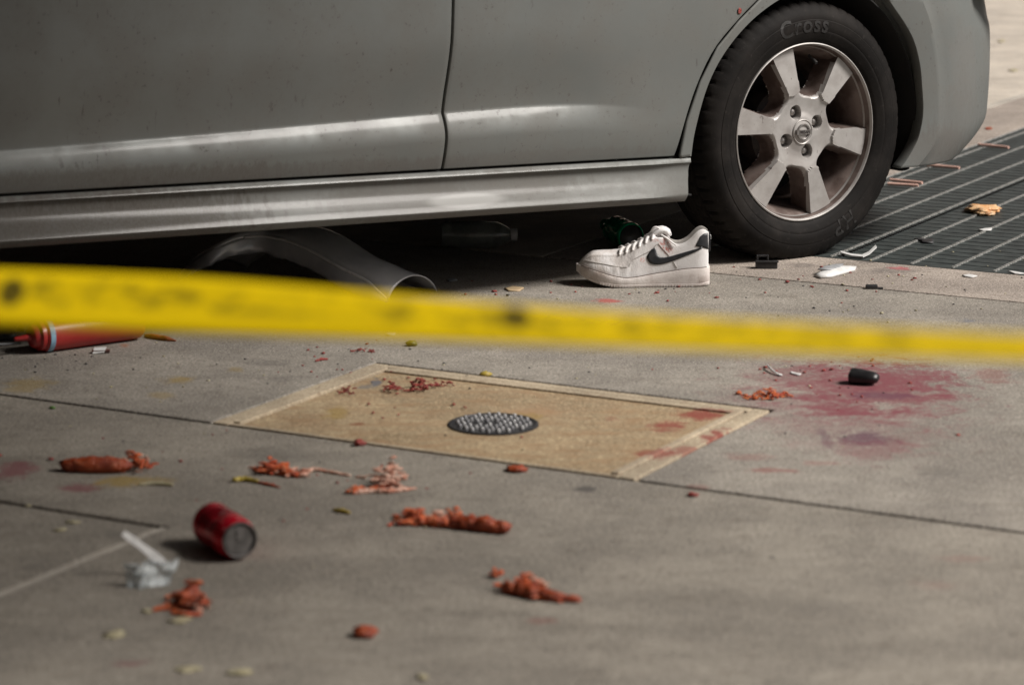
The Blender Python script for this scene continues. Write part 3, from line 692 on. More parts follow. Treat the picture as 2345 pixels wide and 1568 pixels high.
def heap(cx, cy, wpx, hpx, n, seed, sz=(9, 18)):
    return shreds(cx, cy, wpx, hpx, int(n*2.6), seed, (sz[0]*.16, sz[1]*.17), (sz[0]*.8, sz[1]*1.3), .9)
    random.seed(seed); P = []
    for i in range(n):
        u = random.gauss(0, .45); u = max(-1, min(1, u)); x = cx+u*wpx/2; y = cy+random.uniform(-.4, .4)*hpx*.6; s_ = random.uniform(*sz)
        P.append(shift(lump(x, y, s_*1.3, s_, seed*31+i, .8, .55, 2, random.random()*3), on(x, y)+Vector((0, 0, max(0, (1-abs(u))*random.random()*hpx*mpp(cx, cy)*.4)))))
    return join(P)
place('food_scrap', heap(795, 900, 34, 18, 9, 71, (6, 13)), M_DRED, 'leftmost forked clump of red shreds on the tan hatch', 'food scrap', 'red clumps on the hatch')
place('food_scrap', heap(900, 893, 34, 20, 10, 72, (8, 16)), M_DRED, 'middle clump of red shreds on the tan hatch', 'food scrap', 'red clumps on the hatch')
place('food_scrap', heap(966, 890, 56, 26, 18, 73, (10, 18)), M_DRED, 'largest clump of red shreds on the tan hatch', 'food scrap', 'red clumps on the hatch')
place('food_scrap', heap(1018, 883, 50, 9, 9, 74, (5, 10)), M_DRED, 'thin trail of red shreds right of the largest clump', 'food scrap', 'red clumps on the hatch')
place('food_scrap', heap(1755, 912, 104, 20, 22, 75, (9, 17)), M_ORNG, 'heap of bright orange shreds beside the wine-red stain', 'food scrap')
place('food_scrap', shift(lump(1692, 900, 16, 10, 76, .8, .4, 2), on(1692, 903)), M_ORNG, 'single orange shred left of the orange heap', 'food scrap')
place('food_scrap', heap(828, 806, 50, 8, 8, 77, (6, 12)), M_DRED, 'flattened dark red strip behind the hatch, below the tape', 'food scrap')
place('food_scrap', rope([(722, 828), (737, 825), (750, 824)], [2, 3.5, 2], 78, .4), M_DRED, 'small dark red sliver left of the hatch corner', 'food scrap')
place('onion_piece', rope([(320, 1112), (345, 1110), (370, 1111), (395, 1113)], [3, 5, 5, 4], 81, .2), M_ONION, 'yellow onion strip at the end of the mustard smear', 'onion')
place('pepper_strip', join([rope([(535, 1103), (560, 1101), (590, 1106)], [6, 6, 5], 82, .3)]), M_YEL, 'olive-yellow pickle slice below the shredded sausage', 'pickle')
place('pepper_strip', rope([(590, 1106), (615, 1112), (640, 1117)], [3, 4, 2], 83, .3), M_SAUS, 'thin brownish strip right of the pickle slice', 'food scrap')
place('onion_piece', rope([(765, 1170), (785, 1174), (800, 1177)], [4, 6, 4], 84, .25), M_YEL, 'yellow pickle bit left of the long split sausage', 'pickle')
for i, (x, y, wx, hx, lab) in enumerate([(165, 1196, 34, 14, 'pale onion piece nearest the left joint end'), (138, 1214, 30, 14, 'pale onion piece on the inset slab by the left edge'), (412, 1420, 58, 14, 'pale onion strip under the crumpled sausage scrap'), (262, 1452, 62, 16, 'yellowish onion strip at lower left'), (551, 1540, 36, 44, 'large pale onion chip at the bottom edge'), (967, 1552, 36, 24, 'yellow-white onion chip at the bottom edge right of centre'), (335, 1400, 28, 18, 'tan onion bit left of the crumpled sausage scrap'), (65, 1160, 14, 20, 'yellow onion bit standing in the left joint'), (430, 1532, 60, 12, 'faint translucent onion strip at bottom left')]):
    vf = lump(x, y, wx, hx*.34 if hx < 30 else hx*.22, 90+i, .7 if hx < 30 else 1.6, .35, 3, .4*i)
    place('onion_piece', shift(vf, on(x, y)), M_ONION, lab, 'onion', 'scattered onion pieces')
place('pepper_piece', shift(lump(943, 787, 26, 14, 101, .8, .3, 2), on(943, 792)), M_OLIVE, 'olive-green pepper cube just below the tape', 'pepper')
place('pepper_piece', shift(lump(1113, 856, 28, 12, 102, .8, .3, 2), on(1113, 860)), M_YEL, 'yellow pepper bit on the far hatch edge', 'pepper')
place('pepper_piece', shift(lump(120, 934, 14, 9, 103, .8, .3, 2), on(120, 936)), plain('leaf_green', (.10, .20, .04), (.06, .14, .03), 60), 'tiny green leaf bit by the left slab joint', 'pepper')
place('food_scrap', shift(lump(1586, 1134, 26, 10, 104, .8, .5, 2), on(1586, 1136)), M_DRED, 'small dark red scrap below the right slab joint', 'food scrap')
place('bread_piece', join([shift(lump(2250, 478, 82, 17, 111, .8, .3), on(2250, 484)), shift(lump(2256, 490, 44, 12, 112, .8, .5), on(2256, 492))]), meat('bread', (.80, .52, .28), (.74, .36, .14), (.85, .72, .52), 40), 'torn orange-crusted bun piece on the vent grate', 'bread')
M4 = Matrix.Translation(Vector((.6735, 6.506, .0002))) @ Matrix.Rotation(CAR_RZ, 4, 'Z') @ Matrix.Rotation(CAR_RY, 4, 'Y')
fl = lump(1690, 600, 10, 16, 121, .35, .3, 2); place('food_scrap', ([M4 @ Vector((-.2155+v.x, doory(-.2155, .588)-.002-v.y*.5, .580+v.z)) for v in fl[0]], fl[1]), M_DRED, 'dark red fleck stuck high on the rear door beside the arch', 'food scrap', origin=M4 @ Vector((-.2155, doory(-.2155, .588), .580)))
# crumbs nobody could count
def crumbs(name, mat, label, cat, pts, n, seed, sz):
    random.seed(seed); P = []
    for i in range(n):
        cx, cy, sx, sy = random.choice(pts); x = random.gauss(cx, sx); y = random.gauss(cy, sy)
        if y < 560 or y > 1560: continue
        s_ = random.uniform(*sz)*(.6+.5*random.random())
        P.append(shift(lump(x, y, s_*1.5, s_*.7, seed+i, .8, .5, 1, random.random()*3), on(x, y)))
    V, Fc = join(P); o = mesh(name, V, Fc, mat, ang=180); stuff(o); o['label'] = label; return o
crumbs('red_crumbs', M_DRED, 'scattered red crumbs and sauce specks on the pavement', 'crumbs', [(1850, 870, 120, 25), (900, 900, 120, 40), (1900, 640, 130, 30), (1400, 665, 160, 12), (1980, 900, 90, 40), (600, 1060, 300, 60), (800, 830, 90, 25)], 130, 500, (4, 9))
crumbs('dark_grit', M_DKPL, 'scattered dark grit and plastic specks on the pavement', 'grit', [(150, 820, 120, 20), (1500, 660, 250, 30), (2000, 660, 200, 40), (700, 860, 300, 60), (1900, 900, 150, 60), (1200, 1200, 500, 150)], 110, 900, (3, 6))
crumbs('pale_crumbs', M_ONION, 'scattered pale bread and onion crumbs on the pavement', 'crumbs', [(600, 1150, 300, 150), (500, 850, 250, 60), (2050, 640, 180, 60), (1500, 900, 500, 150)], 90, 1300, (3, 6))

# ------------------------------------------------------------------ plastic fragments
def chip(px, thick, bend=0., z0=.0005, lift=0.):
    """flat fragment whose outline on the ground is given by photo points; bend lifts its middle"""
    P = [on(x, y) for x, y in px]; n = len(P)
    c = sum(P, Vector())/n; Rm = max((p-c).length for p in P)
    top, bot = [], []
    vs = []; fs = []
    rings = 4
    for k in range(rings+1):
        t = 1-k/rings*.98
        for p in P:
            q = c+(p-c)*t; zz = z0+bend*(1-t*t)+lift*max(0, (q-c).x)/Rm; vs.append(Vector((q.x, q.y, zz+thick)))
    fs += gridf(rings+1, n, cv=True); fs.append(tuple(rings*n+j for j in range(n)))
    o = len(vs)
    for p in P: vs.append(Vector((p.x, p.y, z0+lift*max(0, (p-c).x)/Rm)))
    for j in range(n): fs.append((j, (j+1) % n, o+(j+1) % n, o+j))
    for p in P:
        pass
    fs.append(tuple(o+j for j in range(n)))
    return vs, fs
place('trim_fragment', chip([(1866, 634), (1880, 624), (1905, 617), (1935, 614), (1961, 615), (1958, 621), (1935, 628), (1905, 636), (1880, 639)], .005, .008), [M_WHITE], 'white and grey car-trim shell lying right of the tyre', 'car fragment')
place('trim_fragment', chip([(1872, 630), (1890, 622), (1915, 618), (1932, 617), (1925, 624), (1900, 631)], .002, .003, .012), M_GREYP, 'thin grey insert on top of the white trim shell', 'car fragment')
vs, fs = [], []
st = [on(x, y) for x, y in ((1925, 583), (1950, 589), (1975, 591), (1990, 587), (2006, 581))]; zz = (.004, .003, .003, .006, .016)
pts = [Vector((p.x, p.y, z)) for p, z in zip(st, zz)]
for p in pts:
    for dy, dz in ((-.010, 0), (.010, .001), (.010, .004), (-.010, .003)): vs.append(p+Vector((0, dy, dz)))
fs = gridf(5, 4, cv=True)+[(3, 2, 1, 0), (16, 17, 18, 19)]
place('trim_fragment', (vs, fs), M_WHITE, 'bent white plastic strip at the near edge of the grate', 'car fragment', ang=30)
for px, mat, lab in (
    ([(2093, 549), (2110, 547), (2112, 549), (2137, 549), (2137, 558), (2112, 557), (2110, 552)], M_DKPL, 'dark grey plastic clip lying on the grate'),
    ([(2203, 632), (2220, 630), (2238, 634), (2225, 637), (2210, 635)], M_WHITE, 'small white chip on the pavement near the grate edge'),
    ([(2308, 622), (2325, 624), (2345, 628), (2325, 629)], M_WHITE, 'white sliver on the grate edge at the right border'),
    ([(2240, 528), (2255, 525), (2272, 524), (2270, 529), (2252, 530)], M_WHITE, 'small white flake on the grate below the bun piece'),
    ([(1155, 662), (1175, 657), (1200, 661), (1190, 668), (1165, 668)], plain('tan_card', (.55, .42, .25), (.45, .33, .2), 40, .6), 'tan chip on the pavement left of the sneaker'),
    ([(884, 770), (890, 765), (906, 765), (903, 770)], M_WHITE, 'tiny white paper square below the tape'),
    ([(1022, 512+130), (1040, 640), (1048, 643), (1030, 646)], M_GREYP, 'faint grey flake just under the car'),
    ([(1810, 853), (1822, 858), (1835, 858), (1830, 861), (1812, 857)], M_WHITE, 'tiny clear flake beside the white curl'),
    ([(2284, 94), (2298, 92), (2302, 96), (2290, 99)], M_ONION, 'pale leaf on the far pavement, upper of two'),
    ([(2308, 162), (2322, 159), (2332, 162), (2320, 166)], M_ONION, 'pale leaf on the far pavement, lower of two'),
    ([(2256, 294), (2270, 293), (2272, 297), (2258, 298)], M_SAUS, 'pink scrap on the far pavement beyond the grate')):
    place('plastic_chip', chip(px, .0025, .001), mat, lab, 'fragment')
# black bracket in front of the tyre
br = tag(empty('plastic_bracket', on(1754, 614)), 'black plastic bracket standing at the foot of the tyre', 'car fragment')
vs, fs = [], []; box(vs, fs, -.024, .026, -.010, .014, 0, .014); bevel(mesh('bracket_base', vs, fs, M_DKPL, br, smooth=False), .002)
vs, fs = [], []; box(vs, fs, -.026, .028, -.013, -.005, .0145, .019); box(vs, fs, -.022, -.018, 0, .012, .0141, .030); box(vs, fs, .002, .006, 0, .012, .0141, .030); box(vs, fs, -.0179, .0019, .001, .011, .026, .030)
bevel(mesh('bracket_clip', vs, fs, M_DKPL, br, smooth=False), .001)
# black clip in the joint
br = tag(empty('plastic_clip', on(1997, 661)), 'small black clip sitting on the slab joint', 'car fragment')
vs, fs = [], []; box(vs, fs, -.014, .012, -.008, .008, 0, .009); bevel(mesh('clip_body', vs, fs, M_DKPL, br, smooth=False), .002)
vs, fs = [], []; box(vs, fs, .0125, .024, -.006, .006, 0, .003); mesh('clip_tongue', vs, fs, M_DKPL, br, smooth=False)
# open black cap lying on the stain
vs = []; c = on(1982, 880)
for i, (u, k) in enumerate([(0, 1.08), (.02, 1.16), (.1, 1.15), (.35, 1.05), (.65, .92), (.86, .78), (.96, .58), (1, .3), (1, .01)]):
    for j in range(28):
        a = 2*math.pi*j/28; r = .0125*k*(1+.10*math.sin(2*a+1)+.05*math.sin(5*a+6*u))
        p = Vector((-.028+.052*u, math.cos(a)*r*1.15, .0140+math.sin(a)*r*.98)); an = rad(-24)
        vs.append(c+Vector((p.x*math.cos(an)-p.y*math.sin(an), p.x*math.sin(an)+p.y*math.cos(an), max(.0006, p.z))))
o = place('black_cap', (vs, gridf(9, 28, cv=True)), plain('cap_black', (.008, .008, .009), (.014, .014, .015), 40, .38), 'open black plastic cap lying on the wine-red stain', 'cap', ang=60); solid(o, .0018, 1)
vs = []
for i in range(13):
    u = i/12; p = on(1757+34*u, 846+14*u+4*math.sin(3*u))
    for j in range(4): vs.append(p+Vector((0, (j-1.5)*.0045, .002+.010*(1-u)*(1-abs(j-1.5)/2.4))))
o = place('white_curl', (vs, gridf(13, 4)), M_WHITE, 'curled white plastic shaving left of the black cap', 'fragment'); solid(o, .001, 0)
# wrapper bits near the squeeze bottle
wr = tag(empty('torn_wrapper', on(230, 808), .1), 'brown wrapper with a bright white flap near the squeeze bottle', 'wrapper')
vs, fs = [], []; box(vs, fs, -.017, .019, -.006, .008, 0, .006); bevel(mesh('wrapper_body', vs, fs, M_BROWN, wr, smooth=False), .0015)
mesh('white_flap', [(-.015, -.009, .001), (.008, -.008, .003), (.012, .002, .012), (-.012, .001, .011), (-.015, -.0085, .0), (.008, -.0075, .002), (.012, .0025, .0108), (-.012, .0015, .0098)], [(0, 1, 2, 3), (7, 6, 5, 4), (0, 4, 5, 1), (1, 5, 6, 2), (2, 6, 7, 3), (3, 7, 4, 0)], M_WHITE, wr, smooth=False)
# fixing pins of the grate, built as pinkish rods
M_ROD = plain('pink_pin', (.74, .47, .39), (.64, .40, .33), 60, .6)
for (x0, y0, x1, y1), lab in (((2240, 331, 2310, 338), 'farthest pinkish fixing pin lying across the grate'), ((2123, 378, 2197, 384.5), 'middle pinkish fixing pin lying across the grate'), ((2038, 412, 2112, 419), 'longer pinkish fixing pin of the near pair on the grate'), ((2033, 421, 2103, 425), 'nearest pinkish fixing pin, right beside the tyre, on the grate')):
    p, q = on(x0, y0, .0075), on(x1, y1, .0075); vs, fs = tube([p, p.lerp(q, .33), p.lerp(q, .66), q], [.0044, .0046, .0044, .0042], 10)
    place('fixing_pin', (vs, fs), M_ROD, lab, 'stick', 'fixing pins on the grate', ang=50)

# ------------------------------------------------------------------ torn-off fender under the car
fend = tag(empty('torn_fender', on(700, 660)), 'torn-off curved silver fender piece lying under the sill', 'fender'); FO = Vector(fend.location)
RIDGE = [(889, 689, .003), (862, 664, .026), (836, 641.6, .045), (778, 613, .066), (722, 581, .087), (675, 558.5, .101), (640, 548, .107), (602, 542, .108), (550, 547, .106), (490, 570, .090), (440, 600, .055), (410, 630, .02)]
FRONT = [.002, .022, .038, .040, .040, .042, .042, .040, .038, .035, .030, .016]
rp = [g(x, y, z) for x, y, z in RIDGE]
def sub(L, k=6):
    out = []
    for i in range((len(L)-1)*k+1):
        t = i/k; tab = [[(j, (v[q] if hasattr(v, '__len__') else v)) for j, v in enumerate(L)] for q in range(3 if hasattr(L[0], '__len__') else 1)]
        r = [smo(tb, t) for tb in tab]; out.append(Vector(r) if len(r) == 3 else r[0])
    return out
rs = sub(rp); fr_ = sub(FRONT); W = (on(981, 669.5)-on(889, 689))*1.22
vs = []; nu = len(rs); nv = 16
for i, p in enumerate(rs):
    t = i/(nu-1); zb = max(.002, p.z-.035)*sstep(.0, .45, t)
    for j in range(nv):
        u = j/(nv-1); z = p.z*(1-u)+zb*u+.046*(4*u*(1-u))**.7*(1-.45*t); 
        q = p+W*u*(1+.35*t)+Vector((-.02, .05, 0))*u*t; vs.append(Vector((q.x, q.y, max(z, .001)))-FO)
M_FEND = plain('fender_gloss', (.66, .67, .69), (.56, .57, .59), 14, .26, .22)
o = mesh('top_face', vs, gridf(nu, nv), M_FEND, fend, ang=60); solid(o, .003, 0)
vs = []
for i, p in enumerate(rs):
    h_ = min(fr_[i], p.z-.0005) if i > 0 else .001
    for k in range(7):
        u = k/6; n_ = .004*nz(p+Vector((0, 0, u*.05)), 60, 3)*u
        vs.append(p+Vector((-.006*u, -.010*math.sin(u*1.57)+.02*max(0, u-.83)*3+n_, -h_*u+n_))-FO)
o = mesh('front_face', vs, gridf(nu, 7), M_FEND, fend, ang=60); solid(o, .003, 0)
vs, fs = tube([Vector(q)-FO+Vector((0, -.0012, .0012)) for q in rs[1:48]], [.0032]*47, 8); mesh('painted_highlight', vs, fs, M_WHITE, fend)  # white strip puts the ridge's overhead highlight into its colour
# black inner-liner shell below it
vs = []
for i, p in enumerate(rs[10:], 10):
    for k in range(6):
        u = k/5; vs.append(p+Vector((-.01, .012+.05*u, -min(fr_[i], p.z)*.9-(p.z*.10)*u))-FO)
for k in range(len(vs)): vs[k].z = max(vs[k].z, .001)
o = mesh('inner_liner', vs, gridf(nu-10, 6), M_DKPL, fend, ang=60); solid(o, .002, 0)
# black curved shell filling a dark area at the left border
bt = tag(empty('dark_shell', on(10, 800)), 'black curved shell with a grey strip at the left border behind the squeeze bottle', 'car fragment'); BO = Vector(bt.location)
vs = []
for i in range(12):
    u = i/11; p = on(-160+205*u, 770, 0)
    for j in range(7):
        a = math.pi*j/6; vs.append(Vector((p.x, p.y+math.cos(a)*.05, .001+math.sin(a)*.042*(1-.4*u)))-BO)
o = mesh('curved_shell', vs, gridf(12, 7), M_DKPL, bt, ang=60); solid(o, .003, 0)
vs, fs = tube([on(-150, 792, .012)-BO, on(-40, 790, .012)-BO, on(48, 786, .010)-BO], [.006, .006, .004], 8, .5); mesh('grey_strip', vs, fs, M_GREYP, bt)

# ------------------------------------------------------------------ bottles
def lay(root_name, p_from, p_to, zc, label, cat):
    d = (p_to-p_from); d.z = 0; o = empty(root_name, (p_from.x, p_from.y, zc)); o.rotation_euler = (0, 0, math.atan2(d.y, d.x)-math.pi/2)
    return tag(o, label, cat), d.length                # local +y runs from p_from to p_to
def red_plastic():
    t = NT('red_squeeze_plastic'); c = t.mix(t.ramp(t.noise(9, 4), .35, .7), (.42, .035, .030), (.33, .022, .022))
    t.set(Base_Color=c, Roughness=.33); t.b.inputs['Subsurface Weight'].default_value = .1; t.b.inputs['Subsurface Radius'].default_value = (.01, .002, .002); t.bump(t.noise(60, 3), .06, .001); return t.m
M_KET = red_plastic()
kr = .033
p0, p1 = on(97, 806), on(283, 780)
kb, L = lay('squeeze_bottle', p0, p1, kr+.0005, 'red squeeze bottle with pale blue band lying at the left', 'bottle')
L = .222
vs, fs = lathe([(.0005, L), (.020, L), (.0275, L-.002), (.0315, L-.007), (.0330, L-.016), (.0325, L*.5), (.0330, .016), (.0330, .004), (.0315, .0), (.0300, -.001), (.001, -.001)], 48); mesh('body', vs, fs, M_KET, kb)
vs, fs = lathe([(.0331, .0035), (.0340, .0040), (.0340, .0145), (.0331, .015)], 48); mesh('blue_band', vs, fs, plain('pale_blue_band', (.28, .46, .60), (.22, .38, .52), 30, .45), kb)
vs, fs = lathe([(.0295, -.0005), (.0300, -.003), (.0295, -.010), (.0230, -.013), (.0215, -.022), (.0185, -.025), (.0085, -.026), (.0065, -.030), (.0045, -.058), (.0030, -.060), (.0005, -.060)], 40); mesh('nozzle_cap', vs, fs, M_KET, kb)
# drink can
def can_red():
    t = NT('can_red'); ob = t.co(); n1 = t.noise(26, 3, .5); n2 = t.noise(70, 3, .6)
    c = t.mix(t.ramp(n1, .50, .60, 0, .75), (.58, .014, .030), (.16, .006, .012)); c = t.mix(t.ramp(n2, .63, .68, 0, .35), c, (.55, .5, .48))
    t.set(Base_Color=c, Roughness=.22, Metallic=.4); return t.m
M_ALU = plain('can_aluminium', (.20, .19, .185), (.14, .135, .13), 60, .45, .5)
pa, pb = g(478, 1193, .033), g(561, 1243, .033)
cn, L = lay('drink_can', pa, pb, .0332, 'red drink can lying on its side in the foreground', 'can')
L = .122; random.seed(5)
def dent(i, j, r, d):
    a = 2*math.pi*i/64; k = 0
    for aa, dd, s_, amp in ((rad(62), .066, .018, .0058), (rad(20), .05, .02, .003), (rad(120), .09, .015, .002), (rad(160), .04, .02, .003)):
        da = (a-aa+math.pi) % (2*math.pi)-math.pi; k += amp*math.exp(-((da*.033/s_)**2+((d-dd)/s_)**2))
    return max(.0005, r-k), d
prof = [(.0005, .004), (.018, .003), (.0235, .0), (.0260, .001), (.0310, .010), (.0331, .016)]+[(.0331, .016+.078*q/16) for q in range(1, 17)]+[(.0320, .102), (.0290, .111), (.0268, .1155)]
vs, fs = lathe(prof, 64, dent); mesh('can_body', vs, fs, can_red(), cn)
vs, fs = lathe([(.0268, .1152), (.0274, .1165), (.0272, .1195), (.0262, .1198), (.0252, .1185), (.0242, .1140), (.0225, .1135), (.0215, .1155), (.0005, .1155)], 48); mesh('lid', vs, fs, M_ALU, cn)
vs, fs = [], []; box(vs, fs, -.005, .005, .1158, .1172, -.002, .016); bevel(mesh('pull_tab', vs, fs, M_ALU, cn, smooth=False), .0007)
# green bottle behind the sneaker
def glass(name, col, rough=.04, tr=.85):
    t = NT(name); t.set(Base_Color=t.mix(t.ramp(t.noise(20), .4, .6), col, tuple(v*.8 for v in col)), Roughness=rough); t.b.inputs['Transmission Weight'].default_value = tr; t.b.inputs['IOR'].default_value = 1.5; return t.m
gb, L = lay('green_bottle', g(1404, 523, .033), g(1442, 541, .033), .0335, 'crushed dark green bottle lying behind the sneaker', 'bottle')
prof = [(.0285, .128), (.0300, .1305), (.0320, .128), (.0334, .120)]+[(.0334, .118-.096*q/14) for q in range(15)]+[(.030, .010), (.022, .0), (.014, -.02), (.0125, -.045), (.0135, -.048), (.0135, -.058), (.011, -.06)]
def crumple(i, j, r, d):
    a = 2*math.pi*i/64; k = .0030*noise.noise(Vector((math.cos(a)*2.2, math.sin(a)*2.2, d*45)))+.0012*noise.noise(Vector((math.cos(a)*7, math.sin(a)*7, d*130)))
    return (r-abs(k)*1.6*sstep(.0, .02, d)*sstep(.132, .115, d) if False else r-abs(k)*1.4*(1 if .01 < d < .118 else 0)), d
vs, fs = lathe(prof, 64, crumple); o = mesh('bottle_body', vs, fs, glass('green_glass', (.02, .60, .27), .06, .25), gb, ang=25); solid(o, .0012, 0)
vs, fs = lathe([(.0284, .128), (.0270, .122), (.016, .117), (.0005, .116)], 40); mesh('bottle_base', vs, fs, plain('bottle_dark_base', (.03, .032, .03), (.05, .05, .05), 30, .3), gb)
# clear bottle in the dark under the car
cb, L = lay('clear_bottle', g(1012, 540, .03), g(1150, 540, .03), .0325, 'clear plastic bottle in the dark under the sill', 'bottle')
vs, fs = lathe([(.0005, .0), (.026, .0), (.031, .006), (.032, .014), (.0305, .018), (.032, .022), (.032, .115), (.0305, .118), (.032, .122), (.030, .135), (.020, .155), (.0125, .165), (.0125, .180)], 40); o = mesh('bottle_body', vs, fs, glass('clear_plastic', (.8, .85, .83)), cb, ang=35); solid(o, .0008, 0)
vs, fs = lathe([(.0145, .166), (.0150, .168), (.0150, .181), (.0005, .182)], 24); mesh('bottle_cap', vs, fs, M_WHITE, cb)

# ------------------------------------------------------------------ crumpled bag and strip
def bagmat():
    t = NT('clear_film'); n1 = t.noise(90, 4, .6)
    t.set(Base_Color=t.mix(t.ramp(n1, .4, .65), (.50, .56, .58), (.72, .77, .78)), Roughness=.25, Alpha=t.ramp(n1, .35, .7, .30, .65)); t.bump(n1, .5, .003); return t.m
vs = []; nb = 26
for i in range(nb):
    u = i/(nb-1)
    for j in range(18):
        v = j/17; x = 290+98*u-(10-26*u)*v; p = on(x, 1342+4*math.sin(5*u)); q = Vector((p.x, p.y, 0))
        f1 = nz((u*3, v*2, 0), 1.3, 151); f2 = nz((u*7, v*5, 1), 1.2, 152)
        vs.append(Vector((q.x+.006*f2, q.y+.012*f1+.010*v+.008*f2, max(.0004, .042*v*(1-.35*abs(u-.45))+.010*f1*v+.004*f2))))
o = place('plastic_bag', (vs, gridf(nb, 18)), bagmat(), 'crumpled clear plastic film bag near the red can', 'plastic bag', ang=35); solid(o, .0004, 0)
b0 = g(374, 1290, .020); cw = Vector((.60, .50, .62)); nrm = Vector((.30, -.86, .40)); vs = []
for i in range(9):
    t = i/8; c = b0+Vector((-.057*t, .004*math.sin(3*t), .046*t)); hw_ = .0062*(.55+.45*math.sin(min(1, 1.25*(1-t)+.1)*1.57))*(1+.12*math.sin(9*t))
    for sg, th in ((-1, -.0005), (1, -.0005), (1, .0005), (-1, .0005)): vs.append(c+cw*hw_*sg+nrm*th)
place('paper_strip', (vs, gridf(9, 4, cv=True)+[(3, 2, 1, 0), (32, 33, 34, 35)]), M_WHITE, 'white paper strip poking up from the clear film bag', 'paper strip', ang=40)

# ------------------------------------------------------------------ barrier tape across the foreground
def tapemat():
    t = NT('yellow_tape'); uv = t.co('UV'); sx = t.n('SeparateXYZ'); t.l(uv, sx.inputs[0]); U_, V_ = sx.outputs[0], sx.outputs[1]
    n1 = t.noise(1, 4, .6, vec=uv, stretch=(38, 4, 1)); n2 = t.noise(1, 2, .5, vec=uv, stretch=(7, 1.0, 1))
    band = t.math('MULTIPLY', t.ramp(V_, .30, .40), t.ramp(V_, .88, .80)); lett = t.math('MULTIPLY', t.ramp(n1, .47, .55), band)
    pres = t.ramp(n2, .36, .50)
    c = t.mix(t.math('MULTIPLY', t.math('MULTIPLY', lett, pres), .6), (.78, .56, .004), (.12, .09, .01))
    for u0, v0, ru, rv in ((.006, .60, .015, .28), (.485, .66, .015, .32), (.96, .62, .015, .26), (-.47, .6, .015, .26)):
        v = t.n('VectorMath', operation='SUBTRACT'); t.l(uv, v.inputs[0]); v.inputs[1].default_value = (u0, v0, 0)
        s = t.n('VectorMath', operation='MULTIPLY'); t.l(v.outputs[0], s.inputs[0]); s.inputs[1].default_value = (1/ru, 1/rv, 0)
        ln = t.n('VectorMath', operation='LENGTH'); t.l(s.outputs[0], ln.inputs[0])
        c = t.mix(t.ramp(ln.outputs['Value'], 1.1, .7, 0, .9), c, (.05, .04, .01))
    t.set(Base_Color=c, Roughness=.38)
    tr = t.n('BsdfTranslucent'); t.l(c, tr.inputs[0]); mx = t.n('MixShader'); mx.inputs[0].default_value = .12
    out = t.t.nodes['Material Output']; t.l(t.b.outputs[0], mx.inputs[1]); t.l(tr.outputs[0], mx.inputs[2]); t.l(mx.outputs[0], out.inputs[0]); return t.m
CY = [(-.4, 655), (0, 681), (.21, 702), (.49, 740), (.72, 768), (1, 796), (1.4, 832)]
HH = [(-.4, 68), (0, 66), (.21, 64), (.49, 46), (.72, 38), (1, 31), (1.4, 30)]
vs, uvs = [], []; nu, nv = 90, 7; ulen = 0; prev = None
for i in range(nu):
    s_ = -.4+1.8*i/(nu-1); Z = 2.36-.46*s_; x = 2345*s_
    c = Vector((0, 0, CAM_H))+_F*Z+Vector((1, 0, 0))*((x-1172.5)/FPX*Z)-_U*((smo(CY, s_)-784)/FPX*Z)
    ulen += (c-prev).length if prev else 0; prev = c
    if abs(s_) < .011: u_zero = ulen
    co = min(.98, smo(HH, s_)*Z/FPX/.0375); th = math.acos(co)
    for j in range(nv):
        q = (j/(nv-1)-.5)*.075; vs.append(c+_U*q*co+_F*q*math.sin(th)+Vector((0, 1, 0))*.004*math.sin(j/(nv-1)*math.pi)*math.sin(9*s_)); uvs.append((ulen, j/(nv-1)))
tp = place('barrier_tape', (vs, gridf(nu, nv)), tapemat(), 'blurred yellow barrier tape stretched across the foreground', 'barrier tape', ang=180, recalc=False)
uvl = tp.data.uv_layers.new(name='UVMap')
for lp in tp.data.loops: u, v = uvs[lp.vertex_index]; uvl.data[lp.index].uv = (u-u_zero, v)
solid(tp, .0004, 0)

# ------------------------------------------------------------------ sneaker (local x heel to toe, y towards the camera is negative)
shoe = tag(empty('sneaker', on(1623, 659)+Vector((0, .045, 0))), 'white leather sneaker with black curved side mark, lying by the tyre', 'sneaker')
shoe.rotation_euler = (0, 0, math.pi)                 # local x then points to the left of the frame, local +y towards the camera
LEN = .292
def leather(name, base, dirt, amt):
    t = NT(name); n1 = t.noise(26, 5, .6); n2 = t.noise(300, 3, .6); sx = t.n('SeparateXYZ'); t.l(t.co(), sx.inputs[0])
    c = t.mix(t.ramp(n1, .42, .70, 0, amt), base, dirt)
    toe = t.math('MULTIPLY', t.ramp(sx.outputs[0], .12, .27), t.ramp(n1, .3, .6)); c = t.mix(t.math('MULTIPLY', toe, .45), c, (.40, .32, .25))
    for (x0, z0, rx, rz, a_) in ((.098, .094, .014, .016, .75), (.090, .081, .012, .012, .6), (.148, .062, .006, .006, .6), (.120, .104, .01, .004, .5)):
        v = t.n('VectorMath', operation='SUBTRACT'); t.l(t.co(), v.inputs[0]); v.inputs[1].default_value = (x0, 0, z0)
        s = t.n('VectorMath', operation='MULTIPLY'); t.l(v.outputs[0], s.inputs[0]); s.inputs[1].default_value = (1/rx, 0, 1/rz)
        ln = t.n('VectorMath', operation='LENGTH'); t.l(s.outputs[0], ln.inputs[0])
        m = t.math('MULTIPLY', t.ramp(ln.outputs['Value'], 1.2, .5, 0, a_), t.ramp(t.noise(170, 4, .7), .42, .60)); c = t.mix(m, c, (.55, .10, .06))
    t.set(Base_Color=c, Roughness=.5); cr = t.noise(45, 3, .6, stretch=(1.6, 1, .45)); t.bump(t.math('ADD', n2, t.math('MULTIPLY', t.math('MULTIPLY', cr, t.ramp(sx.outputs[0], .10, .17)), 3.0)), .5, .0011); return t.m
M_LEA = leather('white_leather', (.80, .785, .78), (.58, .54, .52), .5)
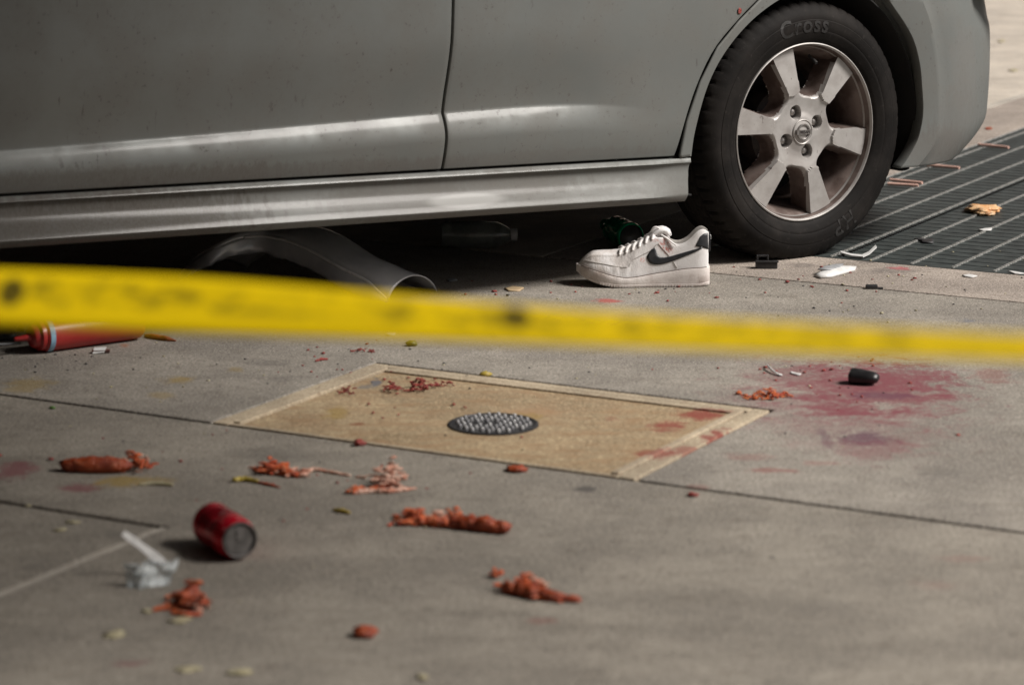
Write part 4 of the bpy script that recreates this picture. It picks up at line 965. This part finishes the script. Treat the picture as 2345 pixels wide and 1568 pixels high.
M_SOLE = leather('white_rubber_sole', (.72, .67, .64), (.50, .43, .40), .8)
M_LIN = plain('lining_grey', (.42, .40, .37), (.34, .32, .30), 80, .8)
M_NAVY = plain('black_leather', (.016, .018, .022), (.03, .03, .034), 80, .45)
WID = [(0, .0225), (.006, .0275), (.02, .0325), (.05, .0345), (.09, .0345), (.13, .0375), (.17, .0440), (.205, .0475), (.235, .0455), (.26, .0385), (.276, .0285), (.286, .0165), (.2905, .006)]
SOLT = [(0, .043), (.05, .0405), (.09, .0345), (.13, .0285), (.165, .0230), (.19, .0225), (.22, .0285), (.25, .0375), (.275, .0440), (.292, .047)]
SOLB = [(0, .003), (.02, .0005), (.05, .0), (.15, .0), (.19, .0), (.22, .003), (.25, .0095), (.275, .019), (.292, .030)]
RIM = [(0, .117), (.010, .124), (.020, .1235), (.030, .116), (.042, .1035), (.055, .0945), (.070, .0915), (.085, .0965), (.10, .106), (.118, .107), (.135, .0990), (.155, .0880), (.175, .0785), (.195, .0715), (.215, .0690), (.24, .0685), (.262, .0660), (.276, .0590), (.286, .0510), (.2905, .0455)]
def wall(x, f):                                       # f 0 at the sole, 1 at the top edge
    z0 = smo(SOLT, x)-.004; z1 = smo(RIM, x); w_ = smo(WID, x)
    closed = sstep(.15, .22, x); top = .78*(1-closed)+.62*closed
    lean = 1-(1-top)*f**1.8
    return w_*lean*(1-.03*(1-f)), z0+(z1-z0)*f
xs = [0, .003, .007, .012]+[.018+.0068*i for i in range(37)]+[.2740, .2800, .2850, .2885, .2905]
xs = sorted(set(round(x, 4) for x in xs if x <= .2905))
vs = []; nw = 12; ni = 10; row = 2*(nw+ni)+1
for x in xs:
    opn = 1-sstep(.098, .118, x); R_ = []
    for k in range(nw+1):
        y, z = wall(x, k/nw)
        if .165 < x < .215: z += .0015*math.sin(x*340)*math.sin(k/nw*3.1); y += .0016*math.sin(x*260+k*.9)*math.sin(k/nw*3.1)
        R_.append((y, z))
    ye, ze = R_[-1]
    for k in range(1, ni):
        t = k/ni
        dome_y = ye*math.cos(t*math.pi/2); dome_z = ze+(.010 if x < .2 else .0085)*(1-sstep(.255, .2905, x))*math.sin(t*math.pi/2)
        iy = (ye-.0055*min(1, t*4))*(1-max(0, t-.55)/.45); iz = ze+.0045*math.sin(min(1, t*4)*math.pi) if t < .25 else ze-(ze-.045)*sstep(.2, .6, t)
        R_.append((dome_y*(1-opn)+iy*opn, dome_z*(1-opn)+iz*opn))
    iz0 = .045*opn+(1-opn)*(ze+(.010 if x < .2 else .0085)*(1-sstep(.255, .2905, x)))
    full = [(y, z) for y, z in R_]+[(0, iz0)]+[(-y, z) for y, z in reversed(R_)]
    vs += [(x, y, z) for y, z in full]
nr = len(vs)//len(xs); fs = gridf(len(xs), nr); fs.append(tuple(range(nr)))
upper = mesh('upper', vs, fs, [M_LEA, M_LIN], shoe, ang=70)
for p in upper.data.polygons:
    c = p.center
    if c.x < .105 and abs(c.y) < wall(max(0, min(.29, c.x)), .985)[0]-.003: p.material_index = 1
# sole
vs = []; ns = 14
sx_ = [-.004, -.003, -.0005]+xs[1:]+[.2925, .2945]
for x in sx_:
    xx = min(.2905, max(0, x)); w_ = smo(WID, xx)+.0042
    if x < 0: w_ *= (.55 if x < -.0035 else .8 if x < -.002 else .93)
    if x > .2905: w_ *= .75 if x < .294 else .35
    zt, zb = smo(SOLT, xx), smo(SOLB, min(.292, max(0, x)))
    prof = [(.0, zb), (w_*.90, zb), (w_*.985, zb+.0035), (w_*.99, zb+.0070), (w_*.965, zb+.0078), (w_*.985, zb+.0088), (w_*1.0, zb+(zt-zb)*.6), (w_*.99, zt-.0025), (w_*.965, zt), (w_*.90, zt+.0003), (0, zt+.0003)]
    vs += [(x, y, z) for y, z in prof]+[(x, -y, z) for y, z in reversed(prof[1:-1])]
nr = 20; fs = gridf(len(sx_), nr, cv=True)+[tuple(range(nr)), tuple((len(sx_)-1)*nr+q for q in range(nr))]
mesh('sole', vs, fs, M_SOLE, shoe, ang=32)
vs, fs = [], []                                       # little ribs along the bottom edge
for i in range(34):
    x = .035+i*.0062; w_ = smo(WID, x)+.0042; zb = smo(SOLB, x); box(vs, fs, x, x+.0030, w_*.97, w_*1.004, zb+.0012, zb+.0062)
stuff(mesh('sole_ribs', vs, fs, M_SOLE, shoe, smooth=False))
def side_patch(name, up, lo, mat, n=28, rows=5, off=.0014):
    """patch on the wall facing the camera between two (x, z) curves"""
    def res(L):
        d = [0]
        for a_, b_ in zip(L, L[1:]): d.append(d[-1]+math.hypot(b_[0]-a_[0], b_[1]-a_[1]))
        tx = [(q, l[0]) for q, l in zip(d, L)]; tz = [(q, l[1]) for q, l in zip(d, L)]
        return [(smo(tx, d[-1]*k/n), smo(tz, d[-1]*k/n)) for k in range(n+1)]
    U2, L2 = res(up), res(lo); vs = []
    for (xa, za), (xb, zb_) in zip(U2, L2):
        for k in range(rows):
            x = xa+(xb-xa)*k/(rows-1); z = za+(zb_-za)*k/(rows-1)
            z0 = smo(SOLT, x)-.004; z1 = smo(RIM, x); f = max(0, min(1, (z-z0)/(z1-z0))); vs.append((x, wall(x, f)[0]+off, z))
    o = mesh(name, vs, gridf(n+1, rows), mat, shoe, ang=60); me = o.data
    if sum(p.normal.y*p.area for p in me.polygons) < 0: me.flip_normals()
    solid(o, .0012); return o
cx = lambda x: (2060-x)*.0001532+.001
cz = lambda y, x=0: (1213-y)*.0001545-.0035*0
side_patch('side_mark', [(cx(1965), cz(632)), (cx(1900), cz(655)), (cx(1700), cz(712)), (cx(1500), cz(768)), (cx(1390), cz(782)), (cx(1325), cz(745)), (cx(1298), cz(690)), (cx(1285), cz(640))],
           [(cx(1985), cz(645)), (cx(1900), cz(690)), (cx(1700), cz(775)), (cx(1500), cz(850)), (cx(1340), cz(886)), (cx(1215), cz(866)), (cx(1165), cz(775)), (cx(1230), cz(665))], M_NAVY)
side_patch('heel_tab', [(.002, .120), (.012, .118), (.020, .112)], [(.0005, .083), (.012, .0875), (.030, .0915)], M_NAVY, 14, 7, .0010)
vs = []                                               # heel tab round the back
for k in range(13):
    a = math.pi*k/12
    for j in range(6):
        z = .078+.040*j/5; vs.append((-.0016-.0030*math.sin(a)*(1-.4*j/5), math.cos(a)*.0215*(1-.16*j/5), z))
o = mesh('heel_tab', vs, gridf(13, 6), M_NAVY, shoe, ang=60); solid(o, .0016, 0)
vs, fs = [], []; box(vs, fs, -.0062, -.0050, -.004, .012, .104, .112); mesh('heel_mark', vs, fs, M_WHITE, shoe, smooth=False)
def seam(pts, r=.0007, mat=None):
    P = []
    for x, z in pts:
        z0 = smo(SOLT, x)-.004; z1 = smo(RIM, x); f = max(0, min(1, (z-z0)/(z1-z0))); P.append(Vector((x, wall(x, f)[0]+.0006, z)))
    vs, fs = tube(P, [r]*len(P), 6); mesh('seam', vs, fs, mat or M_LIN, shoe)
def dens(L, n=14):
    tx = [(i, p[0]) for i, p in enumerate(L)]; tz = [(i, p[1]) for i, p in enumerate(L)]
    return [(smo(tx, (len(L)-1)*k/n), smo(tz, (len(L)-1)*k/n)) for k in range(n+1)]
vs = []; P = []
for k in range(60):
    x = .004+.280*k/59; P.append(Vector((x, smo(WID, x)+.0012, smo(SOLT, x)+.0012)))
vs, fs = tube(P, [.0011]*60, 6); mesh('welt_seam', vs, fs, plain('welt_dark', (.20, .165, .145), (.14, .115, .10), 90, .8), shoe)  # darker line along the top of the sole
seam(dens([(.276, .058), (.255, .0555), (.232, .0525), (.205, .0475), (.182, .0460)]))
seam(dens([(.080, .060), (.076, .052), (.070, .043)]))
seam(dens([(.178, .047), (.172, .060), (.150, .072), (.130, .082), (.116, .096)]))
seam(dens([(.113, .098), (.100, .083), (.088, .070)]))
# tongue, laces, bow
vs = []
for i in range(9):
    t = i/8; x = .150-.062*t; z = smo(RIM, x)+.004+.010*math.sin(t*2.2)+.012*t
    for j in range(7): v = j/6*2-1; vs.append((x-.004*abs(v), v*.0215, z-.007*v*v))
o = mesh('tongue', vs, gridf(9, 7), M_LEA, shoe, ang=60); solid(o, .005, 0)
for i in range(6):
    x = .196-.0145*i; zt = smo(RIM, x)+.0095
    for sgn in (1, -1):
        yb = wall(x, 1)[0]; P = [Vector((x+.003, sgn*(yb+.001), zt-.0085)), Vector((x+.001, sgn*(yb*.85), zt-.001)), Vector((x-.003, sgn*yb*.45, zt+.0030)), Vector((x-.007, 0, zt+.0040))]
        vs, fs = tube(P, [.0024, .0034, .0036, .0028], 9, .6); mesh('lace', vs, fs, M_LEA, shoe)
def lace(P, r):
    vs, fs = tube([Vector(p) for p in P], r, 9, .8); mesh('lace', vs, fs, M_LEA, shoe)
lp = [(.119+.0085*math.cos(a)-.001, .012+.003*math.sin(a), .1235+.0090*math.sin(a)) for a in [2*math.pi*k/14 for k in range(15)]]
lace(lp, [.0024]*15)
lace([(.110, .006, .117), (.100, .013, .123), (.090, .017, .1205), (.085, .018, .113)], [.006, .0075, .007, .004])
lace([(.106, .020, .116), (.094, .027, .109), (.080, .0305, .0985), (.073, .0315, .094)], [.0022, .0026, .0026, .002])
lace([(.112, -.004, .118), (.104, -.014, .121), (.094, -.024, .112), (.086, -.030, .100)], [.004, .0045, .004, .003])
